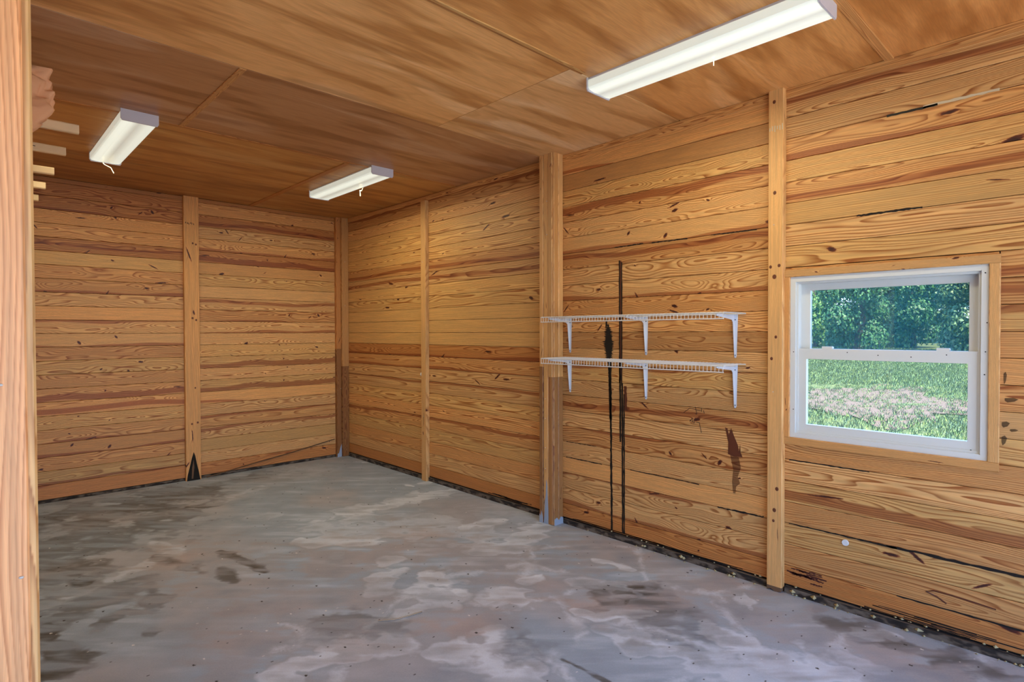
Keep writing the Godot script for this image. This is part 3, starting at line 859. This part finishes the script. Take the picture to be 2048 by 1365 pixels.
	put(s3, "charred_patch", patch(PackedVector2Array([Vector2(-1.85, 0.0), Vector2(-1.72, 0.0), Vector2(-1.735, 0.09), Vector2(-1.752, 0.17), Vector2(-1.768, 0.26), Vector2(-1.782, 0.30), Vector2(-1.80, 0.24), Vector2(-1.82, 0.15), Vector2(-1.84, 0.07)]), 0.002), mk("charred_wood", Color(0.07, 0.05, 0.035), 0.9), Vector3(0, 0, 0.040), BACK)
	put(s3, "charred_patch", patch(PackedVector2Array([Vector2(-1.805, 0.02), Vector2(-1.79, 0.02), Vector2(-1.778, 0.14), Vector2(-1.784, 0.22), Vector2(-1.80, 0.13)]), 0.004), mk("split_wood", Color(0.42, 0.31, 0.22), 0.85), Vector3(0, 0, 0.040), BACK)
	knots(s3, [Vector3(-1.74, 2.50, 0.04), Vector3(-1.77, 2.51, 0.04), Vector3(-1.745, 1.70, 0.04), Vector3(-1.78, 1.72, 0.04), Vector3(-1.76, 0.98, 0.04), Vector3(-1.795, 0.60, 0.04), Vector3(-1.74, 0.61, 0.04)], Vector3(0, 0, 1))
	# a grader's stamp and the torn remains of a label
	for k in 6:
		put(s3, "grade_stamp", board_mesh(0.018, 0.006, 0.001, Rect2(0, 0, 1, 1), 0.0002), mk("pencil_lead", Color(0.06, 0.05, 0.05), 0.7), Vector3(-1.836 + k * 0.015 + 0.002 * (k % 2), 2.72 - 0.004 * (k % 3), 0.040), Basis(UP_BACK.x.rotated(Vector3.BACK, 0.3 * (k % 3 - 1)), UP_BACK.y.rotated(Vector3.BACK, 0.3 * (k % 3 - 1)), Vector3(0, 0, 1)))
	for k in 6:
		put(s2, "label_scrap", board_mesh(0.02 + 0.008 * (k % 3), 0.005, 0.001, Rect2(0, 0, 1, 1), 0.0002), mk("torn_paper", Color(0.80, 0.76, 0.66), 0.9), Vector3(-0.042, 2.77 + 0.004 * (k % 2), 5.345 + k * 0.0145), UP_RIGHT)
	# the jamb in the foreground
	var j := thing("door_jamb", Vector3(-3.53, 0, 5.07), "pale pink-tan pine jamb at the left edge of the picture, close to the viewer", "post")
	plank(j, 36, 5, 0, 3.0, 0.150, Vector3(-3.537, 1.5, 5.075), UP_BACK, 0.045, 0.004, "face_board", 0.0, 0.8)
	plank(j, 3, 0, 0, 3.0, 0.090, Vector3(-3.462, 1.5, 5.062), UP_LEFT, 0.017, 0.005, "edge_board", 0.0, 0.8)
	nails(j, [Vector3(-3.505, 2.02, 5.121), Vector3(-3.507, 1.45, 5.121), Vector3(-3.477, 1.02, 5.121)], 0.005)

func knots(parent: Node, at: Array, flat: Vector3) -> void:
	for p in at:
		var s := SphereMesh.new()
		s.radius = 0.5
		s.height = 1.0
		s.radial_segments = 12
		s.rings = 6
		var r := 0.014 + 0.012 * fposmod(p.y * 7.3, 1.0)
		put(parent, "knot", s, mk("knot_wood", Color(0.40, 0.21, 0.12), 0.6), p, Basis.from_scale(Vector3(r, r * 1.2, r) * (Vector3.ONE - flat) + flat * 0.003))

func nails(parent: Node, at: Array, r := 0.005) -> void:
	for p in at:
		var s := SphereMesh.new()
		s.radius = r
		s.height = r * 1.2
		s.radial_segments = 10
		s.rings = 4
		put(parent, "nail_head", s, mk("bright_nail", Color(0.78, 0.77, 0.75), 0.45, 0.1), p)

func build_lights() -> void:
	fixture(Vector3(-0.880, 3.0, 5.32), "long lit ceiling light nearest the viewer, above the shelves and window", 0)
	fixture(Vector3(-0.885, 3.0, 1.75), "lit ceiling light near the far corner with a hanging pull tab", 1)
	fixture(Vector3(-2.700, 3.0, 1.78), "lit ceiling light over the left of the room near the pegs", 2)

func fixture(at: Vector3, label: String, kind: int) -> void:
	var o := thing("fluorescent_light", at, label, "ceiling light", "wraparound fluorescent ceiling lights")
	var l := 1.22
	var metal := mk("white_enamel", Color(0.80, 0.79, 0.82), 0.4)
	block(o, "housing", at + Vector3(-0.098, -0.022, -l / 2 + 0.006), at + Vector3(0.098, 0.0, l / 2 - 0.006), metal)
	# wraparound lens: a shallow U extruded along z
	var prof := [Vector2(-0.104, -0.014), Vector2(-0.103, -0.054), Vector2(-0.094, -0.066), Vector2(-0.05, -0.071), Vector2(0.0, -0.0685), Vector2(0.05, -0.071), Vector2(0.094, -0.066), Vector2(0.103, -0.054), Vector2(0.104, -0.014)]
	var st := SurfaceTool.new()
	st.begin(Mesh.PRIMITIVE_TRIANGLES)
	var h := l / 2 - 0.008
	for i in prof.size() - 1:
		var a: Vector2 = prof[i]
		var b: Vector2 = prof[i + 1]
		var n := Vector3(b.y - a.y, a.x - b.x, 0).normalized()
		if n.dot(Vector3((a.x + b.x) / 2, (a.y + b.y) / 2 + 0.03, 0)) < 0: n = -n
		var u0 := float(i) / (prof.size() - 1)
		var u1 := float(i + 1) / (prof.size() - 1)
		quad(st, [Vector3(a.x, a.y, -h), Vector3(b.x, b.y, -h), Vector3(b.x, b.y, h), Vector3(a.x, a.y, h)], [Vector2(u0, 0), Vector2(u1, 0), Vector2(u1, 1), Vector2(u0, 1)], n)
	put(o, "diffuser", st.commit(), lens(), at)
	for s in [-1.0, 1.0]:
		var z: float = at.z + s * l / 2
		var plate := patch(PackedVector2Array([Vector2(-0.107, 0.0), Vector2(-0.107, -0.06), Vector2(-0.098, -0.074), Vector2(0.098, -0.074), Vector2(0.107, -0.06), Vector2(0.107, 0.0)]), 0.008)
		put(o, "end_cap", plate, metal, Vector3(at.x, at.y, z - 0.004), BACK)
	var string := mk("pull_string", Color(0.85, 0.82, 0.74), 0.8)
	if kind == 0:
		put(o, "pull_string", tube([at + Vector3(0.07, -0.07, 0.06), at + Vector3(0.072, -0.10, 0.06)], 0.0015), string)
	elif kind == 1:
		put(o, "pull_string", tube([at + Vector3(0.09, -0.068, 0.12), at + Vector3(0.095, -0.095, 0.08), at + Vector3(0.09, -0.085, 0.06), at + Vector3(0.092, -0.14, 0.06)], 0.004), string)
	else:
		put(o, "pull_string", tube([at + Vector3(-0.02, -0.073, -0.59), at + Vector3(-0.015, -0.09, -0.58), at + Vector3(0.03, -0.11, -0.58), at + Vector3(0.05, -0.15, -0.58)], 0.003), string)
	# two tubes behind the lens
	for tx in [-0.052, 0.052]:
		var a := AreaLight3D.new()
		a.name = "tube_light"
		a.area_size = Vector2(0.06, 1.16)
		a.light_color = Color(1.0, 0.96, 0.80)
		a.light_energy = 0.22
		a.shadow_enabled = true
		o.add_child(a, true)
		a.position = Vector3(tx, -0.0735, 0)
		a.basis = Basis(Vector3(1, 0, 0), Vector3(0, 0, -1), Vector3(0, 1, 0))

func lens() -> StandardMaterial3D:
	if mats.has("lit_lens"): return mats["lit_lens"]
	var m := mk("lit_lens", Color(0.86, 0.87, 0.84), 0.3)
	m.emission_enabled = true
	m.emission = Color(0.96, 1.0, 0.94)
	# two tubes glow through the lens
	var g := Gradient.new()
	g.offsets = PackedFloat32Array([0.0, 0.12, 0.30, 0.40, 0.5, 0.62, 0.72, 0.88, 1.0])
	g.colors = PackedColorArray([Color(0.80, 0.80, 0.80), Color(0.80, 0.80, 0.80), Color(1, 1, 1), Color(0.97, 0.97, 0.97), Color(0.74, 0.74, 0.74), Color(0.93, 0.93, 0.93), Color(0.95, 0.95, 0.95), Color(0.78, 0.78, 0.78), Color(0.80, 0.80, 0.80)])
	var gt := GradientTexture2D.new()
	gt.gradient = g
	gt.width = 128
	gt.height = 4
	m.emission_texture = gt
	m.emission_operator = BaseMaterial3D.EMISSION_OP_MULTIPLY
	m.emission_energy_multiplier = 0.20
	return m

func build_shelves() -> void:
	wire_shelf(1.676, "upper white wire shelf with three white brackets on the side wall")
	wire_shelf(1.357, "lower white wire shelf with three white brackets, below its twin")

func wire_shelf(y: float, label: String) -> void:
	var o := thing("wire_shelf", Vector3(-0.15, y, 4.44), label, "shelf", "white wire shelves")
	var w := mk("white_coated_wire", Color(0.84, 0.84, 0.83), 0.4)
	var z0 := 3.70
	var z1 := 5.187
	put(o, "front_rail", tube([Vector3(-0.30, y, z0), Vector3(-0.30, y, z1)], 0.0035), w)
	put(o, "lip_rail", tube([Vector3(-0.302, y - 0.036, z0), Vector3(-0.302, y - 0.036, z1)], 0.0035), w)
	put(o, "back_rail", tube([Vector3(-0.008, y, z0), Vector3(-0.008, y, z1)], 0.0035), w)
	put(o, "middle_rail", tube([Vector3(-0.15, y - 0.006, z0), Vector3(-0.15, y - 0.006, z1)], 0.003), w)
	var one := tube([Vector3(0.142, 0.004, 0), Vector3(-0.147, 0.004, 0), Vector3(-0.1515, 0.0, 0), Vector3(-0.1525, -0.036, 0)], 0.0017, 6)
	for i in 60:
		put(o, "cross_wire", one, w, Vector3(-0.15, y, z0 + 0.004 + (z1 - z0 - 0.008) * i / 59.0))
	# stamped steel brackets: wall leg and arm, both tapering from the corner, with a folded rib
	var steel := mk("white_bracket", Color(0.84, 0.86, 0.90), 0.35)
	var rib := PackedVector2Array([Vector2(0, 0), Vector2(0.25, 0.0), Vector2(0.25, -0.008), Vector2(0.05, -0.030), Vector2(0.033, -0.045), Vector2(0.010, -0.262), Vector2(0, -0.270)])
	for z in [3.742, 4.456, 5.117]:
		var b := Node3D.new()
		b.name = "bracket"
		o.add_child(b, true)
		b.position = Vector3(0.15, -0.008, z - 4.44)
		# plan the rib in (out, down), out = -x
		put(b, "rib", patch(rib, 0.004), steel, Vector3(0, y - 0.008, z), Basis(Vector3(-1, 0, 0), Vector3(0, 1, 0), Vector3(0, 0, -1)))
		put(b, "wall_leg", patch(PackedVector2Array([Vector2(-0.016, 0), Vector2(0.016, 0), Vector2(0.008, -0.262), Vector2(0.004, -0.272), Vector2(-0.004, -0.272), Vector2(-0.008, -0.262)]), 0.004), steel, Vector3(0, y - 0.008, z), RIGHT)
		put(b, "arm", patch(PackedVector2Array([Vector2(-0.016, 0), Vector2(0.016, 0), Vector2(0.008, -0.245), Vector2(0.0, -0.25), Vector2(-0.008, -0.245)]), 0.004), steel, Vector3(0, y - 0.008, z), Basis(Vector3(0, 0, 1), Vector3(1, 0, 0), Vector3(0, 1, 0)))
		var s := SphereMesh.new()
		s.radius = 0.005
		s.height = 0.006
		s.radial_segments = 8
		s.rings = 4
		for dy in [-0.03, -0.255]:
			put(b, "screw", s, mk("dark_screw", Color(0.25, 0.25, 0.26), 0.4, 0.6), Vector3(-0.005, y - 0.008 + dy, z))

func build_rack() -> void:
	var ends := [2.932, 2.411, 1.822, 1.291, 0.765]
	var say := ["pale wooden peg nearest the viewer, beside the pink insulation", "pale wooden peg with a dark nail, second from the insulation", "pale wooden peg in the middle of the row on the left", "pale wooden peg second from the back wall", "pale wooden peg nearest the back wall, almost hidden by the jamb"]
	for i in 5:
		var z: float = ends[i]
		var p := thing("wooden_peg", Vector3(-3.46, 2.66, z), say[i], "peg", "pegs in a row on the partition")
		put(p, "stick", board_mesh(0.37, 0.048, 0.030, strip(3 + i * 5, i % 4, 0.1, 0.3), 0.006), mk("pale_stick", Color(0.90, 0.79, 0.62), 0.7), Vector3(-3.275, 2.655, z - 0.015), BACK)
		if i == 1:
			put(p, "nail", tube([Vector3(-3.30, 2.665, z + 0.016), Vector3(-3.235, 2.652, z + 0.03)], 0.002), mk("dark_screw", Color(0.25, 0.25, 0.26), 0.4, 0.6))
	# a scrap of insulation batt hanging out over the first peg
	var n := noise(66, 9.0, 3)
	var st := SurfaceTool.new()
	st.begin(Mesh.PRIMITIVE_TRIANGLES)
	st.set_smooth_group(0)
	var nu := 48
	var nv := 44
	var at := func(i: int, j: int) -> Vector3:
		var t := float(j) / nv
		var a := TAU * i / nu
		var y := lerpf(2.50, 2.885, t)
		var half := lerpf(0.05, 0.115, clampf(t * 2.4, 0, 1)) * (1.0 if j > 0 and j < nv else 0.05)
		var c := Vector3(lerpf(-3.40, -3.335, clampf(t * 2.0, 0, 1)), y, 3.02)
		var p := c + Vector3(signf(cos(a)) * pow(absf(cos(a)), 0.4) * half, 0, signf(sin(a)) * pow(absf(sin(a)), 0.4) * 0.05)
		return p + Vector3(1, 0.6, 1) * 0.045 * n.get_noise_3d(p.x, p.y, p.z)
	for j in nv:
		for i in nu:
			for v in [[i, j], [i + 1, j], [i + 1, j + 1], [i, j], [i + 1, j + 1], [i, j + 1]]:
				st.add_vertex(at.call(v[0], v[1]))
	st.index()
	st.generate_normals()
	var ins := put(self, "insulation_scrap", st.commit(), mk("pink_insulation", Color(0.95, 0.72, 0.54), 0.95))
	tag(ins, "ragged scrap of pink-orange insulation hanging beside the jamb above the pegs", "insulation")

func build_small_things() -> void:
	# grimy sill lip along the foot of both walls
	var nt := NoiseTexture2D.new()
	nt.width = 512
	nt.height = 128
	nt.noise = noise(61, 0.035, 4)
	var ramp := Gradient.new()
	ramp.offsets = PackedFloat32Array([0.0, 0.38, 0.5, 0.62, 1.0])
	ramp.colors = PackedColorArray([Color(0.10, 0.08, 0.07), Color(0.17, 0.14, 0.12), Color(0.31, 0.26, 0.21), Color(0.38, 0.34, 0.30), Color(0.46, 0.40, 0.33)])
	nt.color_ramp = ramp
	var grime := mk("grimy_sill", Color(1, 1, 1), 0.9, 0.0, nt)
	grime.uv1_triplanar = true
	grime.uv1_world_triplanar = true
	grime.uv1_scale = Vector3(0.45, 4.0, 0.45)
	var b := structure("baseboard_right", "dark grimy sill lip along the foot of the side wall", "baseboard")
	for s in [[0.08, 1.71], [1.80, 3.51], [3.68, 5.33], [5.43, 8.8]]:
		block(b, "sill_lip", Vector3(-0.014, 0.0, s[0]), Vector3(0.012, 0.038, s[1]), grime, 0.006)
	var c := structure("baseboard_back", "black gap and sill along the foot of the back wall", "baseboard")
	block(c, "sill_lip", Vector3(-3.47, 0.0, -0.018), Vector3(-1.86, 0.028, -0.004), grime, 0.003)
	block(c, "sill_lip", Vector3(-1.71, 0.0, -0.018), Vector3(-0.155, 0.028, -0.004), grime, 0.003)
	# crumbs of dried foam and wood along the sill
	var st := SurfaceTool.new()
	st.begin(Mesh.PRIMITIVE_TRIANGLES)
	for i in 75:
		var near := rng.randf()
		var z := lerpf(3.75, 6.6, pow(near, 0.6))
		if z > 5.3 and z < 5.45: z += 0.17
		var r := rng.randf_range(0.003, 0.010) * (1.6 if rng.randf() < 0.15 else 1.0)
		var c0 := Vector3(-0.010 - rng.randf() * 0.03, r * 0.5 + (0.044 if rng.randf() < 0.35 else 0.0), z)
		if c0.y > 0.04: c0.x = -0.004
		lump(st, c0, r)
	for e in [[4.46, 0.016], [4.44, 0.012], [4.75, 0.02], [4.77, 0.014], [5.12, 0.014], [5.60, 0.02], [5.72, 0.016], [5.9, 0.018], [6.1, 0.02], [5.48, 0.016]]:
		lump(st, Vector3(-0.022, e[1] * 0.7 + 0.012, e[0]), e[1])
	var crumbs := put(self, "foam_crumbs", st.commit(), mk("old_foam", Color(0.68, 0.62, 0.46), 0.9))
	tag(crumbs, "yellowish crumbs of dried foam along the foot of the side wall", "debris", "", "stuff")
	# thin rod resting against the back wall
	var rod := put(self, "thin_rod", tube([Vector3(-1.66, 0.012, 0.05), Vector3(-1.2, 0.07, 0.014), Vector3(-0.7, 0.14, 0.010), Vector3(-0.17, 0.225, 0.008)], 0.006), mk("brown_rod", Color(0.35, 0.25, 0.16), 0.6))
	tag(rod, "thin brown rod leaning along the foot of the back wall", "rod")
	var tw := mk("dry_twig", Color(0.62, 0.55, 0.46), 0.8)
	var twig := put(self, "dry_grass_stem", tube([Vector3(-1.95, 0.004, 4.05), Vector3(-1.88, 0.004, 4.10), Vector3(-1.79, 0.004, 4.12), Vector3(-1.72, 0.004, 4.13)], 0.003, 6), tw)
	tag(twig, "pale bent grass stem lying on the concrete floor", "stem")

func lump(st: SurfaceTool, c: Vector3, r: float) -> void:
	var v := []
	for d in [Vector3(1, 0, 0), Vector3(0, 0, 1), Vector3(-1, 0, 0), Vector3(0, 0, -1), Vector3(0, 1, 0), Vector3(0, -1, 0)]:
		v.append(c + d * r * rng.randf_range(0.6, 1.3) * Vector3(1, 0.6, 1))
	for i in 4:
		for top in [4, 5]:
			var a: Vector3 = v[i]
			var b: Vector3 = v[(i + 1) % 4]
			var n: Vector3 = ((a + b + v[top]) / 3.0 - c).normalized()
			for p in ([a, b, v[top]] if (v[top] - a).cross(b - a).dot(n) > 0 else [a, v[top], b]):
				st.set_normal(n)
				st.set_uv(Vector2.ZERO)
				st.add_vertex(p)

# ---------------------------------------------------------------- outdoors

func ground_y(x: float, z: float) -> float:
	return -0.16 + 0.044 * maxf(0.0, x - 0.5) + (0.04 * sin(x * 0.9 + z * 0.6) * clampf((x - 1.0) / 3.0, 0, 1))

func in_soil(x: float, z: float) -> bool:
	var c := Vector2((x - 9.2) / 2.6, (z - 3.5 + 0.20 * (x - 9.2)) / 1.5)
	return c.length() + 0.35 * sin(x * 5.1 + z * 3.0) * sin(z * 4.3) < 1.0

func build_outdoors() -> void:
	# the yard: one sheet of ground, grass on it
	var st := SurfaceTool.new()
	st.begin(Mesh.PRIMITIVE_TRIANGLES)
	st.set_smooth_group(0)
	var nx := 46
	var nz := 40
	for i in nx:
		for j in nz:
			for d in [[0, 0], [1, 0], [1, 1], [0, 0], [1, 1], [0, 1]]:
				var x: float = -30.0 + (i + d[0]) * 2.0
				var z: float = -45.0 + (j + d[1]) * 2.0
				st.set_uv(Vector2(x, z) * 0.2)
				st.add_vertex(Vector3(x, ground_y(x, z), z))
	st.index()
	st.generate_normals()
	var nt := NoiseTexture2D.new()
	nt.width = 512
	nt.height = 512
	nt.seamless = true
	nt.noise = noise(81, 0.02, 4)
	var ramp := Gradient.new()
	ramp.set_color(0, Color(0.20, 0.26, 0.10))
	ramp.set_color(1, Color(0.38, 0.42, 0.20))
	nt.color_ramp = ramp
	var ground := put(self, "yard_ground", st.commit(), mk("yard_turf", Color(1, 1, 1), 0.95, 0.0, nt))
	tag(ground, "gently rising yard of turf outside the window", "ground", "", "structure")
	var added_drive := put(self, "bounce_gravel_drive", board_mesh(11.0, 12.0, 0.1, Rect2(0, 0, 11, 12), 0.02), mk("bounce_gravel", Color(0.72, 0.70, 0.66), 0.95), Vector3(-3.4, -0.155, 14.95), FLAT)  # unseen ground, added to bounce sunlight up to the ceiling
	tag(added_drive, "pale gravel added unseen outside the open doorway to bounce sunlight inside", "added_drive", "", "structure")
	# bare reddish soil
	var soil := SurfaceTool.new()
	soil.begin(Mesh.PRIMITIVE_TRIANGLES)
	soil.set_smooth_group(0)
	var c := Vector2(9.2, 3.5)
	var ringp := []
	for i in 48:
		var a := TAU * i / 48.0
		var k := 1.0 + 0.18 * sin(a * 5.0) + 0.1 * sin(a * 11.0 + 1.0)
		var x := c.x + cos(a) * 2.5 * k
		var z := c.y + sin(a) * 1.45 * k - 0.20 * (x - c.x)
		ringp.append(Vector2(x, z))
	for i in 48:
		var last := [c, c]
		for s in range(1, 5):
			var p: Vector2 = c.lerp(ringp[i], s / 4.0)
			var q: Vector2 = c.lerp(ringp[(i + 1) % 48], s / 4.0)
			for v in [last[0], p, q, last[0], q, last[1]]:
				soil.add_vertex(Vector3(v.x, ground_y(v.x, v.y) + (0.03 if v.distance_to(c) < 1.9 else 0.004), v.y))
			last = [p, q]
	soil.index()
	soil.generate_normals()
	var sp := put(self, "bare_soil", soil.commit(), mk("clay_soil", Color(0.34, 0.28, 0.22), 0.95))
	tag(sp, "bare patch of pale reddish soil in the grass outside the window", "soil")
	# grass clumps
	var blade := SurfaceTool.new()
	blade.begin(Mesh.PRIMITIVE_TRIANGLES)
	for i in 8:
		var a := TAU * i / 8.0 + rng.randf()
		var d := Vector3(cos(a), 0, sin(a))
		var side := Vector3(-d.z, 0, d.x) * rng.randf_range(0.006, 0.012)
		var b := d * rng.randf_range(0.0, 0.04)
		var hgt := rng.randf_range(0.08, 0.19)
		var mid := b + d * 0.03 + Vector3(0, hgt * 0.6, 0)
		var tip := b + d * rng.randf_range(0.06, 0.12) + Vector3(0, hgt, 0)
		var n := (d + Vector3.UP).normalized()
		for v in [b - side, b + side, mid + side, b - side, mid + side, mid - side, mid - side, mid + side, tip]:
			blade.set_normal(n)
			blade.add_vertex(v)
	var bm := blade.commit()
	var mm := MultiMesh.new()
	mm.transform_format = MultiMesh.TRANSFORM_3D
	mm.use_colors = true
	mm.mesh = bm
	var where := []
	while where.size() < 90000:
		var x := 3.0 + 20.0 * sqrt(rng.randf())
		var z := 6.8 - (x + 3.57) * 0.25 + rng.randf_range(-1, 1) * (1.2 + 0.26 * (x + 3.57))
		if in_soil(x, z) and rng.randf() < 0.5: continue
		where.append(Vector2(x, z))
	mm.instance_count = where.size()
	for i in where.size():
		var p: Vector2 = where[i]
		var s := rng.randf_range(0.25, 0.6)
		mm.set_instance_transform(i, Transform3D(Basis(Vector3.UP, rng.randf() * TAU).scaled(Vector3(s, s, s)), Vector3(p.x, ground_y(p.x, p.y) - 0.01, p.y)))
		var t := rng.randf()
		mm.set_instance_color(i, Color(0.08 + 0.10 * t, 0.17 + 0.12 * t, 0.06 + 0.06 * rng.randf()))
	var g := MultiMeshInstance3D.new()
	g.name = "grass"
	g.multimesh = mm
	var gm := mk("grass_blades", Color(1, 1, 1), 0.7)
	gm.vertex_color_use_as_albedo = true
	gm.backlight_enabled = true
	gm.backlight = Color(0.3, 0.4, 0.15)
	g.material_override = gm
	add_child(g)
	tag(g, "green grass growing in the yard outside the window", "grass", "", "stuff")
	# a line of trees
	var crowns := [crown(1, 15000), crown(2, 15000), crown(3, 15000)]
	var bark := mk("bark", Color(0.30, 0.25, 0.20), 0.9)
	var leafs := [leaf_material("leaf_deep", Color(0.70, 0.9, 0.7)), leaf_material("leaf_fresh", Color(1.0, 1.1, 0.75)), leaf_material("leaf_olive", Color(0.85, 0.9, 0.75))]
	var spots := []
	var say := []
	var rows := ["front row of trees", "second row of trees", "third row of trees", "rearmost row of tall trees"]
	var places := ["first", "second", "third", "fourth", "fifth", "sixth"]
	for r in 4:
		for k in 6:
			if r < 3: spots.append([20.0 + r * 4.1 + 0.3 * sin(k * 2.3 + r), -10.4 + k * 3.5 + (r % 2) * 1.75 - r * 0.8, 0.92 + 0.05 * r, 0.70])
			else: spots.append([38.0, -24.0 + k * 7.4, 1.75, 0.85])
			say.append("leafy tree outside, " + places[k] + " from the left in the " + rows[r])
	for i in spots.size():
		var x: float = spots[i][0]
		var z: float = spots[i][1]
		var s: float = spots[i][2]
		var y := ground_y(x, z)
		var o := thing("leafy_tree", Vector3(x, y, z), say[i], "tree", "trees beyond the yard")
		var lean := rng.randf_range(-0.5, 0.5)
		put(o, "trunk", tube([Vector3(x, y - 0.1, z), Vector3(x + 0.1, y + 1.5 * s, z + lean * 0.5), Vector3(x, y + 3.6 * s, z + lean)], 0.13 * s, 8), bark)
		put(o, "crown", crowns[i % 3], leafs[(i * 2) % 3], Vector3(x, y, z), Basis(Vector3.UP, rng.randf() * TAU).scaled(Vector3(s * spots[i][3], s, s * spots[i][3])))

func leaf_material(key: String, tint: Color) -> StandardMaterial3D:
	var m := mk(key, tint, 0.55)
	m.vertex_color_use_as_albedo = true
	m.backlight_enabled = true
	m.backlight = Color(0.25, 0.4, 0.15)
	return m

# leaves in clusters through a lobed crown that comes down to the ground
func crown(sd: int, count: int) -> ArrayMesh:
	var r := RandomNumberGenerator.new()
	r.seed = sd
	var st := SurfaceTool.new()
	st.begin(Mesh.PRIMITIVE_TRIANGLES)
	var lobes := []
	for i in 16:
		var a := r.randf() * TAU
		var h := r.randf_range(0.3, 4.6)
		var d := 1.5 * sin(PI * clampf((h + 0.5) / 5.8, 0, 1)) * r.randf_range(0.5, 1.1)
		lobes.append([Vector3(cos(a) * d, h, sin(a) * d), r.randf_range(0.55, 1.0)])
	for i in count:
		var l: Array = lobes[r.randi_range(0, 15)]
		var d := Vector3(r.randfn(), r.randfn(), r.randfn()).normalized()
		var p: Vector3 = l[0] + d * l[1] * pow(r.randf(), 0.35) * Vector3(1.1, 0.8, 1.1)
		var n := (d + Vector3(r.randfn(), r.randfn() + 0.8, r.randfn()) * 0.6).normalized()
		var u := n.cross(Vector3(r.randfn(), r.randfn(), r.randfn())).normalized()
		var w := n.cross(u)
		var s := r.randf_range(0.05, 0.11)
		var t := r.randf()
		var col := Color(0.04 + 0.09 * t, 0.10 + 0.13 * t, 0.035 + 0.05 * t) if t < 0.8 else Color(0.20, 0.29, 0.15)  # the palest leaves have sun glints put into their colour
		for v in [p - u * s, p + w * s * 0.55 + n * s * 0.15, p + u * s, p - u * s, p + u * s, p - w * s * 0.55 + n * s * 0.15]:
			st.set_color(col)
			st.set_normal(n)
			st.add_vertex(v)
	return st.commit()
